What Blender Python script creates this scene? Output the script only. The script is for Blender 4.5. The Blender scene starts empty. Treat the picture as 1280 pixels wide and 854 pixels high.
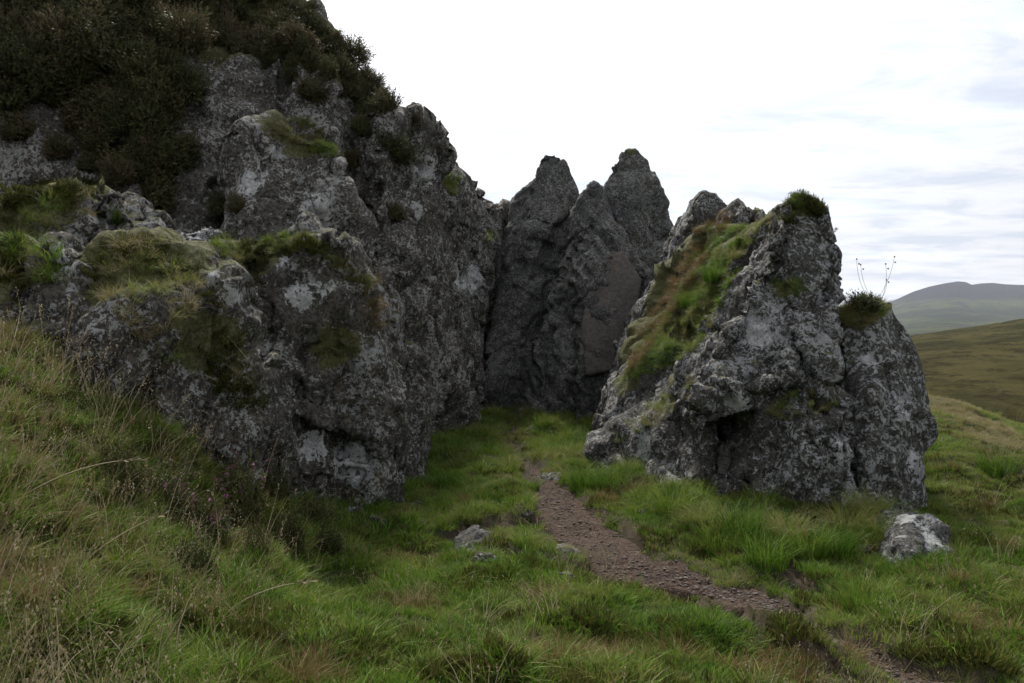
import bpy, bmesh, math, random
import numpy as np
from mathutils import Vector, Matrix
from mathutils.bvhtree import BVHTree

random.seed(7)
RNG = np.random.default_rng(11)
S = bpy.context.scene
COL = S.collection

# ------------------------------------------------------------------ camera
F, HZ, CAMZ = 1065.0, 410.0, 1.7
PITCH = math.atan((427.0 - HZ) / F)
cam = bpy.data.cameras.new('camera')
cam.sensor_width = 36.0
cam.lens = 36.0 * F / 1280.0
cam.clip_start, cam.clip_end = 0.05, 12000.0
cam_o = bpy.data.objects.new('camera', cam)
cam_o.location = (0, 0, CAMZ)
cam_o.rotation_euler = (math.pi / 2 - PITCH, 0, 0)
COL.objects.link(cam_o)
S.camera = cam_o

# ------------------------------------------------------------------ world, sun, exposure
SUN_EL, SUN_AZ = math.radians(50), math.radians(-10)     # azimuth from +Y towards +X
wd = bpy.data.worlds.new('World')
S.world = wd
wd.use_nodes = True
nt = wd.node_tree
nt.nodes.clear()


class G:
    """small helper round a node tree"""
    def __init__(self, tree):
        self.t = tree

    def n(self, typ, **kw):
        nd = self.t.nodes.new(typ)
        for k, v in kw.items():
            if k.startswith('i_'):
                key = k[2:]
                key = int(key) if key.isdigit() else key.replace('_', ' ')
                nd.inputs[key].default_value = v
            else:
                setattr(nd, k, v)
        return nd

    def l(self, a, b):
        self.t.links.new(a, b)

    def math(self, op, a, b=0.5, c=None, clamp=False):
        nd = self.n('ShaderNodeMath', operation=op, use_clamp=clamp)
        for i, v in enumerate((a, b, c)):
            if v is None:
                continue
            if isinstance(v, (int, float)):
                nd.inputs[i].default_value = v
            else:
                self.l(v, nd.inputs[i])
        return nd.outputs[0]

    def mix(self, f, a, b, blend='MIX'):
        nd = self.n('ShaderNodeMix', data_type='RGBA', blend_type=blend)
        nd.clamp_factor = True
        for s, v in ((nd.inputs[0], f), (nd.inputs[6], a), (nd.inputs[7], b)):
            if isinstance(v, (int, float)):
                s.default_value = v
            elif isinstance(v, tuple):
                s.default_value = (*v, 1.0) if len(v) == 3 else v
            else:
                self.l(v, s)
        return nd.outputs[2]

    def ramp(self, v, lo, hi):
        nd = self.n('ShaderNodeMapRange', interpolation_type='SMOOTHSTEP')
        self.l(v, nd.inputs[0])
        nd.inputs[1].default_value, nd.inputs[2].default_value = lo, hi
        return nd.outputs[0]

    def noise(self, vec, scale, detail=6, rough=0.6, dist=0.0):
        nd = self.n('ShaderNodeTexNoise')
        nd.inputs['Scale'].default_value = scale
        nd.inputs['Detail'].default_value = detail
        nd.inputs['Roughness'].default_value = rough
        nd.inputs['Distortion'].default_value = dist
        if vec is not None:
            self.l(vec, nd.inputs['Vector'])
        return nd.outputs['Fac']

    def vmath(self, op, a, b=None):
        nd = self.n('ShaderNodeVectorMath', operation=op)
        for i, v in enumerate((a, b)):
            if v is None:
                continue
            if isinstance(v, tuple):
                nd.inputs[i].default_value = v
            else:
                self.l(v, nd.inputs[i])
        return nd


g = G(nt)
sky = g.n('ShaderNodeTexSky', sky_type='NISHITA', sun_disc=False)
sky.sun_elevation, sky.sun_rotation = SUN_EL, SUN_AZ
sky.altitude, sky.air_density, sky.dust_density, sky.ozone_density = 250, 1.0, 2.5, 1.0
tc = g.n('ShaderNodeTexCoord')
sep = g.n('ShaderNodeSeparateXYZ')
g.l(tc.outputs['Generated'], sep.inputs[0])
zz = g.math('ADD', g.math('MAXIMUM', sep.outputs[2], 0.0), 0.10)
cmb = g.n('ShaderNodeCombineXYZ')
g.l(g.math('DIVIDE', sep.outputs[0], zz), cmb.inputs[0])
g.l(g.math('MULTIPLY', g.math('DIVIDE', sep.outputs[1], zz), 1.5), cmb.inputs[1])
c1 = g.noise(cmb.outputs[0], 0.62, 4, 0.6, 0.35)          # thin broken deck
c2 = g.noise(cmb.outputs[0], 2.1, 5, 0.62, 0.5)           # wisps
cov = g.ramp(c1, 0.25, 0.52)
shade = g.ramp(c2, 0.40, 0.66)
sd = Vector((math.sin(SUN_AZ) * math.cos(SUN_EL), math.cos(SUN_AZ) * math.cos(SUN_EL), math.sin(SUN_EL)))
nrm = g.vmath('NORMALIZE', tc.outputs['Generated'])
dt = g.vmath('DOT_PRODUCT', nrm.outputs[0], tuple(sd)).outputs['Value']
glow = g.math('POWER', g.math('MAXIMUM', dt, 0.0), 6.0)
bright = g.math('ADD', 3.6, g.math('MULTIPLY', glow, 7.0))
cloudc = g.vmath('MULTIPLY', g.mix(shade, (1.0, 1.0, 1.01), (0.72, 0.77, 0.885)))
cc = g.n('ShaderNodeCombineXYZ')
for i in range(3):
    g.l(bright, cc.inputs[i])
g.l(cc.outputs[0], cloudc.inputs[1])
veil = g.mix(0.62, sky.outputs[0], (4.3, 4.7, 5.6))       # thin high veil over the blue
skyc = g.mix(g.math('MULTIPLY', cov, 0.92), veil, cloudc.outputs[0])
bg = g.n('ShaderNodeBackground')
bg.inputs[1].default_value = 0.105
g.l(skyc, bg.inputs[0])
ow = g.n('ShaderNodeOutputWorld')
g.l(bg.outputs[0], ow.inputs[0])

sun = bpy.data.lights.new('sun', 'SUN')
sun.energy, sun.angle, sun.color = 2.6, math.radians(9), (1.0, 0.95, 0.86)
sun_o = bpy.data.objects.new('sun', sun)
sun_o.rotation_euler = (-sd).to_track_quat('-Z', 'Y').to_euler()
COL.objects.link(sun_o)

S.view_settings.view_transform = 'Standard'
S.view_settings.look = 'None'
S.view_settings.exposure = 1.22
S.view_settings.gamma = 1.0
S.render.engine = 'CYCLES'
cy = S.cycles
cy.use_denoising = True
cy.max_bounces, cy.diffuse_bounces, cy.glossy_bounces = 4, 2, 1
cy.transmission_bounces, cy.transparent_max_bounces, cy.volume_bounces = 3, 8, 0
cy.caustics_reflective = cy.caustics_refractive = False
cy.use_adaptive_sampling = True
cy.adaptive_threshold = 0.015
cy.use_light_tree = False

# ------------------------------------------------------------------ numpy helpers
CP, SP = math.cos(PITCH), math.sin(PITCH)


def pdir(px, py):
    a, b = (px - 640.0) / F, (427.0 - py) / F
    return np.array((a, CP + b * SP, -SP + b * CP))


def P(px, py, Y):
    """point on the ray of a photo pixel, Y metres in front of the camera"""
    d = pdir(px, py)
    return np.array((0, 0, CAMZ)) + d * (Y / d[1])


def _hash(ix, iy, iz, seed):
    h = (ix.astype(np.uint32) * np.uint32(374761393) + iy.astype(np.uint32) * np.uint32(668265263)
         + iz.astype(np.uint32) * np.uint32(2147483647) + np.uint32((seed * 144665) & 0xffffffff))
    h = (h ^ (h >> np.uint32(13))) * np.uint32(1274126177)
    h ^= h >> np.uint32(16)
    h = h * np.uint32(2246822519)
    h ^= h >> np.uint32(13)
    return h


def _f01(h):
    return (h & np.uint32(0xffffff)).astype(np.float32) / np.float32(0xffffff)


def noise3(p, seed=0):
    """gradient noise, about -1..1; p is N x 3"""
    p = np.asarray(p, np.float32)
    i = np.floor(p)
    f = p - i
    i = i.astype(np.int64)
    u = f * f * f * (f * (f * 6 - 15) + 10)
    out = np.zeros(len(p), np.float32)
    for c in range(8):
        ox, oy, oz = c & 1, (c >> 1) & 1, (c >> 2) & 1
        h = _hash(i[:, 0] + ox, i[:, 1] + oy, i[:, 2] + oz, seed)
        gx = (h & np.uint32(1023)).astype(np.float32) / 511.5 - 1
        gy = ((h >> np.uint32(10)) & np.uint32(1023)).astype(np.float32) / 511.5 - 1
        gz = ((h >> np.uint32(20)) & np.uint32(1023)).astype(np.float32) / 511.5 - 1
        w = ((u[:, 0] if ox else 1 - u[:, 0]) * (u[:, 1] if oy else 1 - u[:, 1]) * (u[:, 2] if oz else 1 - u[:, 2]))
        out += w * (gx * (f[:, 0] - ox) + gy * (f[:, 1] - oy) + gz * (f[:, 2] - oz))
    return out * 1.5


def fbm(p, octs=4, seed=0, gain=0.5, ridged=False):
    p = np.asarray(p, np.float32)
    a, s, out = 1.0, 0.0, 0
    for o in range(octs):
        v = noise3(p, seed + o * 17)
        if ridged:
            v = 1 - 2 * np.abs(v)
        out = out + a * v
        s += a
        a *= gain
        p = p * 2.03 + 13.7
    return out / s


def worley(p, seed):
    p = np.asarray(p, np.float32)
    b = np.floor(p).astype(np.int64)
    n = len(p)
    F1 = np.full(n, 9.0, np.float32)
    F2 = np.full(n, 9.0, np.float32)
    idh = np.zeros(n, np.uint32)
    vec = np.zeros((n, 3), np.float32)
    for dx in (-1, 0, 1):
        for dy in (-1, 0, 1):
            for dz in (-1, 0, 1):
                cx, cyy, cz = b[:, 0] + dx, b[:, 1] + dy, b[:, 2] + dz
                h = _hash(cx, cyy, cz, seed)
                q = np.stack((cx + _f01(h), cyy + _f01(h * np.uint32(747796405) + np.uint32(1)),
                              cz + _f01(h * np.uint32(2891336453) + np.uint32(7))), 1).astype(np.float32)
                v = p - q
                d = np.sqrt((v * v).sum(1))
                m = d < F1
                F2 = np.where(m, F1, np.minimum(F2, d))
                F1 = np.where(m, d, F1)
                idh = np.where(m, h, idh)
                vec[m] = v[m]
    return F1, F2, idh, vec


def facet(p, seed):
    """continuous noise made of flat facets (linear over a tetrahedral lattice), about -1..1"""
    p = np.asarray(p, np.float32)
    i = np.floor(p)
    f = p - i
    i = i.astype(np.int64)
    o = np.argsort(-f, axis=1)
    fs = np.take_along_axis(f, o, 1)
    w = (1 - fs[:, 0], fs[:, 0] - fs[:, 1], fs[:, 1] - fs[:, 2], fs[:, 2])
    cur = i.copy()
    rows = np.arange(len(p))
    out = w[0] * (2 * _f01(_hash(cur[:, 0], cur[:, 1], cur[:, 2], seed)) - 1)
    for k in range(3):
        cur[rows, o[:, k]] += 1
        out = out + w[k + 1] * (2 * _f01(_hash(cur[:, 0], cur[:, 1], cur[:, 2], seed)) - 1)
    return out


def sstep(x, a, b):
    t = np.clip((x - a) / (b - a), 0, 1)
    return t * t * (3 - 2 * t)


def mesh_obj(name, verts, faces, mat=None, parent=None, smooth=True):
    me = bpy.data.meshes.new(name)
    me.from_pydata([tuple(v) for v in verts] if not isinstance(verts, np.ndarray) else verts.tolist(), [],
                   faces.tolist() if isinstance(faces, np.ndarray) else faces)
    if smooth:
        me.polygons.foreach_set('use_smooth', [True] * len(me.polygons))
    if mat:
        me.materials.append(mat)
    o = bpy.data.objects.new(name, me)
    COL.objects.link(o)
    o.parent = parent
    return o


def tag(o, label=None, cat=None, group=None, kind=None):
    if label:
        o['label'] = label
    if cat:
        o['category'] = cat
    if group:
        o['group'] = group
    if kind:
        o['kind'] = kind
    return o


def grid_faces(nr, nc):
    i = np.arange((nr - 1) * (nc - 1))
    r, c = i // (nc - 1), i % (nc - 1)
    a = r * nc + c
    return np.stack((a, a + 1, a + nc + 1, a + nc), 1)


# ------------------------------------------------------------------ terrain height
CTRL = []
for px, py, Y in [(-150, 854, 2.2), (0, 854, 2.7), (300, 854, 3.2), (640, 854, 3.8), (1000, 854, 4.0), (1280, 854, 4.1), (1450, 854, 4.1),
                  (640, 720, 5.85), (900, 720, 5.9), (1050, 760, 5.1), (800, 690, 6.4), (700, 640, 7.75), (680, 590, 9.9), (640, 545, 13.2),
                  (600, 515, 16), (700, 512, 16), (650, 500, 19), (560, 560, 11.3), (530, 545, 12.2), (535, 620, 8.6), (470, 618, 8.5),
                  (380, 640, 7.0), (300, 690, 5.6), (200, 625, 5.1), (100, 560, 4.8), (0, 505, 4.6), (0, 428, 5.3), (-200, 395, 5.2),
                  (0, 650, 3.7), (150, 720, 4.0), (400, 750, 4.5), (100, 465, 5.6), (230, 560, 5.7), (300, 640, 6.0),
                  (1000, 640, 7.2), (930, 672, 6.75), (1050, 690, 6.5), (1140, 640, 7.9), (1200, 720, 6.0), (1280, 700, 6.3), (1280, 620, 8.8), (1280, 562, 11.5),
                  (1225, 527, 15), (1170, 494, 21), (1100, 500, 20), (850, 612, 8.3), (1400, 640, 8.0), (1400, 600, 9.5), (1350, 800, 4.8)]:
    CTRL.append(P(px, py, Y))
CTRL += [np.array(v, float) for v in [
    (0, 0.5, 0.02), (-3, 0, 0.95), (3, 0, -0.1), (0, -6, -0.2), (-6, -5, 1.8), (6, -5, -0.6), (-6, 3, 2.2), (9.2, 11, -0.9), (11, 15, -1.0),
    (14, 20, -1.6), (12, 28, -1.4), (18, 26, -3.5), (15, 10, -3.0), (9, 5, -1.2), (4, 32, -0.5), (-4, 28, 1.5), (-8, 14, 2.0), (-9, 22, 3.0),
    (3, 20, 0.2), (5, 14, 0.1), (26, 26, -5.5), (24, 8, -5), (14, -6, -3), (-14, -8, 3), (-18, 12, 5), (-6, 40, 2), (16, 42, -4.5)]]
CTRL = np.array(CTRL)


def _tps(r2):
    return np.where(r2 > 1e-9, 0.5 * r2 * np.log(np.maximum(r2, 1e-9)), 0)


_xy = CTRL[:, :2]
_n = len(_xy)
_K = _tps(((_xy[:, None] - _xy[None]) ** 2).sum(2)) + np.eye(_n) * 0.15
_Pm = np.c_[np.ones(_n), _xy]
_A = np.block([[_K, _Pm], [_Pm.T, np.zeros((3, 3))]])
_sol = np.linalg.solve(_A, np.r_[CTRL[:, 2], 0, 0, 0])

PATH = np.array([P(*t)[:2] for t in [(645, 520, 15.6), (640, 540, 13.6), (648, 560, 12.0), (668, 585, 10.2), (700, 615, 8.7), (722, 650, 7.5),
                                     (770, 685, 6.55), (850, 712, 6.0), (935, 732, 5.65), (1020, 775, 4.95), (1100, 815, 4.45), (1200, 850, 4.05), (1400, 900, 3.6)]])
PATHW = np.array([0.02, 0.04, 0.02, 0.13, 0.22, 0.26, 0.27, 0.25, 0.14, 0.03, 0.14, 0.12, 0.06])


def catmull(pts, m=12):
    pts = np.asarray(pts, float)
    q = np.vstack((2 * pts[0] - pts[1], pts, 2 * pts[-1] - pts[-2]))
    out = []
    for i in range(1, len(q) - 2):
        for t in np.arange(m) / m:
            a, b, c, d = q[i - 1], q[i], q[i + 1], q[i + 2]
            out.append(0.5 * (2 * b + (c - a) * t + (2 * a - 5 * b + 4 * c - d) * t * t + (3 * b - a - 3 * c + d) * t ** 3))
    out.append(pts[-1])
    return np.array(out)


PATHC = catmull(np.c_[PATH, PATHW], 10)


def path_dist(x, y):
    """signed: below 0 is on the path (metres past its edge)"""
    best = np.full(len(x), 99.0)
    near = (np.abs(x) < 9) & (y > 1.5) & (y < 18)
    xi, yi = x[near], y[near]
    if len(xi):
        b = np.full(len(xi), 99.0)
        for k in range(len(PATHC) - 1):
            a, c = PATHC[k, :2], PATHC[k + 1, :2]
            w = PATHC[k, 2]
            d = c - a
            t = np.clip(((xi - a[0]) * d[0] + (yi - a[1]) * d[1]) / (d @ d), 0, 1)
            dd = np.hypot(xi - a[0] - t * d[0], yi - a[1] - t * d[1]) - w
            b = np.minimum(b, dd)
        b += (0.24 + 0.12 * sstep(xi, 1.2, 2.0)) * fbm(np.c_[xi * 2.1, yi * 2.1, xi * 0], 4, 51)
        best[near] = b
    return best


def base_z(x, y):
    x, y = np.asarray(x, float), np.asarray(y, float)
    r = np.hypot(x, y)
    xc, yc = np.clip(x, -18, 26), np.clip(y, -8, 42)
    z = np.empty(len(x))
    for s in range(0, len(x), 40000):
        sl = slice(s, s + 40000)
        r2 = (xc[sl, None] - _xy[None, :, 0]) ** 2 + (yc[sl, None] - _xy[None, :, 1]) ** 2
        z[sl] = _tps(r2) @ _sol[:_n] + _sol[_n] + _sol[_n + 1] * xc[sl] + _sol[_n + 2] * yc[sl]
    out = np.hypot(x - xc, y - yc)
    far = sstep(out, 0, 60)
    return z * (1 - far) + (-14.0) * far


# torn turf edges: a lip along a line, bare soil dropping away on one side of it
SCARS = [([(568, 655, 7.55), (600, 643, 7.75), (645, 637, 7.9)], 0.20), ([(560, 688, 7.0), (620, 682, 7.1), (690, 700, 6.65), (735, 715, 6.3)], 0.13),
         ([(868, 738, 5.75), (925, 757, 5.35), (985, 780, 4.95), (1045, 815, 4.5)], 0.17), ([(930, 692, 6.6), (985, 700, 6.5), (1015, 728, 6.0)], 0.16),
         ([(255, 790, 3.9), (330, 800, 3.85)], 0.10), ([(1215, 585, 10.3), (1275, 592, 10.0)], 0.22)]
SCARS = [(np.array([P(*q)[:2] for q in l]), dep) for l, dep in SCARS]


def scar_field(x, y):
    """drop in metres, and how bare the soil is"""
    drop = np.zeros(len(x))
    bare = np.zeros(len(x))
    idx = np.where((np.abs(x) < 9) & (y > 2) & (y < 12))[0]
    xi, yi = x[idx], y[idx]
    wob = 0.10 * noise3(np.c_[xi * 4, yi * 4, xi * 0], 61) + 0.05 * noise3(np.c_[xi * 11, yi * 11, xi * 0], 62)
    for l, dep in SCARS:
        bd = np.full(len(xi), 99.0)
        sg = np.zeros(len(xi))
        for a, c in zip(l[:-1], l[1:]):
            d = c - a
            t = np.clip(((xi - a[0]) * d[0] + (yi - a[1]) * d[1]) / (d @ d), 0, 1)
            ex, ey = xi - a[0] - t * d[0], yi - a[1] - t * d[1]
            dd = np.hypot(ex, ey)
            side = (d[0] * (yi - a[1]) - d[1] * (xi - a[0])) / np.hypot(*d)
            m = dd < bd
            bd = np.where(m, dd, bd)
            sg = np.where(m, np.where(side < 0, 1.0, -1.0), sg)
        sd_ = bd * sg + wob                       # positive on the camera side of the line
        fall = np.exp(-np.maximum(sd_, 0) / 0.40) * (bd < 1.6)
        drop[idx] += dep * fall * sstep(sd_, -0.03, 0.05)
        bare[idx] = np.maximum(bare[idx], sstep(sd_, -0.04, 0.0) * (1 - sstep(sd_, 0.10, 0.30)) * (bd < 0.6))
    return drop, bare


def tussock(x, y):
    p = np.c_[x, y, x * 0]
    wx = x + 0.18 * noise3(p * 2.1, 3)
    wy = y + 0.18 * noise3(p * 2.1 + 9, 4)
    F1, F2, hh, _ = worley(np.c_[wx * 1.55, wy * 1.55, x * 0 + 0.5], 5)
    return (0.5 - np.minimum(F1, 1.0)) * (0.25 + 1.0 * _f01(hh))


def ground_z(x, y, pd=None):
    z = base_z(x, y)
    if pd is None:
        pd = path_dist(x, y)
    r = np.hypot(x, y)
    fade = 1 - sstep(r, 30, 70)
    off = sstep(pd, -0.05, 0.35)
    p = np.c_[x, y, x * 0]
    # tussocks: rounded mounds with hollows between them
    calm = 0.45 + 0.55 * sstep(fbm(p * 0.6 + 3, 2, 35), -0.25, 0.25)
    z = z + fade * off * (0.36 * calm * tussock(x, y) + 0.07 * fbm(p * 2.6, 3, 21) + 0.12 * fbm(p * 0.55, 2, 31))
    z = z - scar_field(x, y)[0]
    z = z - 0.13 * (1 - sstep(pd, -0.06, 0.13))
    # little turf step beside the path (bare soil edge)
    return z


# ------------------------------------------------------------------ materials
def new_mat(name):
    m = bpy.data.materials.new(name)
    m.use_nodes = True
    m.node_tree.nodes.clear()
    gg = G(m.node_tree)
    out = gg.n('ShaderNodeOutputMaterial')
    return m, gg, out


def rock_mat(name, dark, mid, lichen=(0.30, 0.30, 0.285), lo=0.53, moss=0.5, white=0.66, freq=1.0, spk=0.75):
    m, g, out = new_mat(name)
    tc = g.n('ShaderNodeTexCoord').outputs['Object']
    geo = g.n('ShaderNodeNewGeometry')
    at = g.n('ShaderNodeAttribute', attribute_name='lichen')
    am = g.n('ShaderNodeAttribute', attribute_name='moss')
    big = g.noise(tc, 1.3 * freq, 3, 0.6, 0.4)
    med = g.noise(tc, 5.0 * freq, 5, 0.68, 0.3)
    fine = g.noise(tc, 33.0 * freq, 5, 0.76)
    blot = g.noise(tc, 14.0 * freq, 6, 0.76, 0.5)
    c = g.mix(g.ramp(med, 0.38, 0.62), dark, mid)
    c = g.mix(g.math('MULTIPLY', g.ramp(big, 0.42, 0.66), 0.55), c, (mid[0] * 1.18, mid[1] * 1.03, mid[2] * 0.86))
    c = g.mix(g.math('MULTIPLY', g.ramp(fine, 0.44, 0.60), 0.55), c, (mid[0] * 1.55, mid[1] * 1.55, mid[2] * 1.52))
    c = g.mix(g.math('MULTIPLY', g.ramp(fine, 0.51, 0.42), spk), c, (0.017, 0.016, 0.013))
    # ragged crust lichen
    lsum = g.math('ADD', g.math('MULTIPLY', blot, 0.7), g.math('MULTIPLY', fine, 0.3))
    lsum = g.math('ADD', lsum, g.math('MULTIPLY', g.math('SUBTRACT', big, 0.5), 0.30))
    lsum = g.math('ADD', lsum, g.math('MULTIPLY', at.outputs['Fac'], 0.07))
    lc = g.mix(g.ramp(fine, 0.40, 0.60), (lichen[0] * 0.62, lichen[1] * 0.63, lichen[2] * 0.62), lichen)
    c = g.mix(g.math('MULTIPLY', g.ramp(lsum, lo, lo + 0.02), 0.95), c, lc)
    # white crust in crisp spots
    wsum = g.math('ADD', g.math('MULTIPLY', med, 0.45), g.math('MULTIPLY', blot, 0.55))
    wsum = g.math('ADD', wsum, g.math('MULTIPLY', at.outputs['Fac'], 0.10))
    c = g.mix(g.math('MULTIPLY', g.ramp(wsum, white, white + 0.02), 0.85), c, g.mix(g.ramp(fine, .42, .58), (0.33, 0.33, 0.325), (0.47, 0.465, 0.455)))
    wp = g.ramp(g.math('ADD', at.outputs['Fac'], g.math('MULTIPLY', g.math('SUBTRACT', blot, 0.5), 2.2)), 0.80, 0.86)
    c = g.mix(g.math('MULTIPLY', wp, 0.85), c, g.mix(g.ramp(fine, .44, .56), (0.30, 0.30, 0.295), (0.46, 0.455, 0.445)))
    # moss on what faces up
    sn = g.n('ShaderNodeSeparateXYZ')
    g.l(geo.outputs['Normal'], sn.inputs[0])
    mo = g.math('ADD', g.math('MULTIPLY', sn.outputs[2], 0.55), g.math('MULTIPLY', g.math('SUBTRACT', med, 0.5), 1.3))
    mo = g.math('ADD', mo, g.math('MULTIPLY', g.math('SUBTRACT', big, 0.5), 0.8))
    mo = g.math('ADD', mo, g.math('MULTIPLY', am.outputs['Fac'], 0.9))
    mm = g.ramp(mo, 0.62 - 0.3 * moss, 0.80 - 0.3 * moss)
    mcol = g.mix(g.ramp(fine, 0.35, 0.65), (0.040, 0.040, 0.012), (0.085, 0.085, 0.022))
    c = g.mix(g.math('MULTIPLY', mm, 0.85), c, mcol)
    bs = g.n('ShaderNodeBsdfPrincipled')
    g.l(c, bs.inputs['Base Color'])
    bs.inputs['Roughness'].default_value = 0.93
    bs.inputs['Specular IOR Level'].default_value = 0.2
    h = g.math('ADD', g.math('MULTIPLY', blot, 0.8), g.math('MULTIPLY', fine, 0.6))
    bp = g.n('ShaderNodeBump')
    bp.inputs['Strength'].default_value = 0.8
    bp.inputs['Distance'].default_value = 0.035
    g.l(h, bp.inputs['Height'])
    g.l(bp.outputs[0], bs.inputs['Normal'])
    g.l(bs.outputs[0], out.inputs[0])
    return m


M_CRAG = rock_mat('crag_rock', (0.028, 0.026, 0.022), (0.066, 0.063, 0.057), (0.275, 0.275, 0.272), 0.520, 0.25, 0.605)
M_CLIFF = rock_mat('cliff_rock', (0.034, 0.031, 0.026), (0.084, 0.077, 0.068), (0.29, 0.282, 0.27), 0.522, 0.35, 0.605)
M_PINN = rock_mat('pinnacle_rock', (0.033, 0.032, 0.030), (0.082, 0.080, 0.077), (0.20, 0.198, 0.192), 0.530, 0.45, 0.63, 0.9, 0.6)
M_SLAB = rock_mat('smooth_slab_rock', (0.075, 0.067, 0.062), (0.098, 0.088, 0.081), (0.125, 0.115, 0.107), 0.62, 0.05, 0.9, 0.6, 0.15)
M_BOULD = rock_mat('boulder_rock', (0.030, 0.027, 0.021), (0.070, 0.064, 0.054), (0.26, 0.26, 0.252), 0.53, 0.55, 0.625)
M_WHITE = rock_mat('lichened_rock', (0.036, 0.034, 0.031), (0.085, 0.083, 0.080), (0.28, 0.28, 0.28), 0.515, 0.10, 0.60)


def ground_mat():
    m, g, out = new_mat('turf_ground')
    tc = g.n('ShaderNodeTexCoord').outputs['Object']
    so = g.n('ShaderNodeAttribute', attribute_name='soil').outputs['Fac']
    a = g.noise(tc, 0.8, 6, 0.6)
    b = g.noise(tc, 6.0, 8, 0.7)
    d = g.noise(tc, 40.0, 6, 0.7)
    c = g.mix(g.ramp(a, 0.38, 0.62), (0.035, 0.055, 0.012), (0.062, 0.062, 0.020))
    c = g.mix(g.math('MULTIPLY', g.ramp(b, 0.48, 0.66), 0.7), c, (0.085, 0.070, 0.034))
    c = g.mix(g.math('MULTIPLY', g.ramp(d, 0.4, 0.65), 0.5), c, (0.020, 0.024, 0.008))
    sc = g.mix(g.ramp(b, 0.4, 0.6), (0.040, 0.029, 0.021), (0.080, 0.062, 0.048))
    c = g.mix(so, c, sc)
    bs = g.n('ShaderNodeBsdfPrincipled')
    g.l(c, bs.inputs['Base Color'])
    bs.inputs['Roughness'].default_value = 0.95
    bs.inputs['Specular IOR Level'].default_value = 0.1
    bp = g.n('ShaderNodeBump')
    bp.inputs['Strength'].default_value = 0.8
    bp.inputs['Distance'].default_value = 0.03
    g.l(g.math('ADD', b, d), bp.inputs['Height'])
    g.l(bp.outputs[0], bs.inputs['Normal'])
    g.l(bs.outputs[0], out.inputs[0])
    return m


def path_mat():
    m, g, out = new_mat('path_soil')
    tc = g.n('ShaderNodeTexCoord').outputs['Object']
    b = g.noise(tc, 5.0, 8, 0.7)
    d = g.noise(tc, 55.0, 6, 0.75)
    vor = g.n('ShaderNodeTexVoronoi', feature='F1')
    vor.inputs['Scale'].default_value = 42.0
    g.l(tc, vor.inputs['Vector'])
    sv = g.n('ShaderNodeSeparateColor')
    g.l(vor.outputs['Color'], sv.inputs[0])
    c = g.mix(g.ramp(b, 0.38, 0.62), (0.032, 0.020, 0.014), (0.064, 0.043, 0.031))
    c = g.mix(g.math('MULTIPLY', g.ramp(sv.outputs[0], 0.5, 0.9), 0.6), c, (0.110, 0.074, 0.054))
    c = g.mix(g.math('MULTIPLY', g.ramp(d, 0.45, 0.65), 0.5), c, (0.030, 0.022, 0.017))
    bs = g.n('ShaderNodeBsdfPrincipled')
    g.l(c, bs.inputs['Base Color'])
    bs.inputs['Roughness'].default_value = 0.95
    bs.inputs['Specular IOR Level'].default_value = 0.15
    bp = g.n('ShaderNodeBump')
    bp.inputs['Strength'].default_value = 0.9
    bp.inputs['Distance'].default_value = 0.02
    g.l(g.math('SUBTRACT', d, vor.outputs['Distance']), bp.inputs['Height'])
    g.l(bp.outputs[0], bs.inputs['Normal'])
    g.l(bs.outputs[0], out.inputs[0])
    return m


def pebble_mat():
    m, g, out = new_mat('pebble')
    rn = g.n('ShaderNodeAttribute', attribute_type='INSTANCER', attribute_name='tint').outputs['Fac']
    c = g.mix(rn, (0.034, 0.022, 0.015), (0.105, 0.077, 0.060))
    tc = g.n('ShaderNodeTexCoord').outputs['Object']
    c = g.mix(g.math('MULTIPLY', g.noise(tc, 60, 4, 0.6), 0.5), c, (0.05, 0.04, 0.035))
    bs = g.n('ShaderNodeBsdfPrincipled')
    g.l(c, bs.inputs['Base Color'])
    bs.inputs['Roughness'].default_value = 0.85
    g.l(bs.outputs[0], out.inputs[0])
    return m


def grass_mat(name, stops, trans=0.35):
    """colour by the tuft's own tint, a random shift for each blade and a paler tip"""
    m, g, out = new_mat(name)
    ti = g.n('ShaderNodeAttribute', attribute_type='INSTANCER', attribute_name='tint').outputs['Fac']
    br = g.n('ShaderNodeAttribute', attribute_name='blade').outputs['Fac']
    tp = g.n('ShaderNodeAttribute', attribute_name='tip').outputs['Fac']
    v = g.math('ADD', ti, g.math('MULTIPLY', g.math('SUBTRACT', br, 0.5), 0.55))
    v = g.math('ADD', v, g.math('MULTIPLY', tp, 0.12), clamp=True)
    cr = g.n('ShaderNodeValToRGB')
    el = cr.color_ramp.elements
    while len(el) < len(stops):
        el.new(0.5)
    for e, (p, c) in zip(el, stops):
        e.position, e.color = p, (*c, 1)
    g.l(v, cr.inputs[0])
    bs = g.n('ShaderNodeBsdfPrincipled')
    g.l(cr.outputs[0], bs.inputs['Base Color'])
    bs.inputs['Roughness'].default_value = 0.6
    bs.inputs['Specular IOR Level'].default_value = 0.12
    tr = g.n('ShaderNodeBsdfTranslucent')
    g.l(cr.outputs[0], tr.inputs[0])
    mx = g.n('ShaderNodeMixShader')
    mx.inputs[0].default_value = trans
    g.l(bs.outputs[0], mx.inputs[1])
    g.l(tr.outputs[0], mx.inputs[2])
    g.l(mx.outputs[0], out.inputs[0])
    return m


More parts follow.
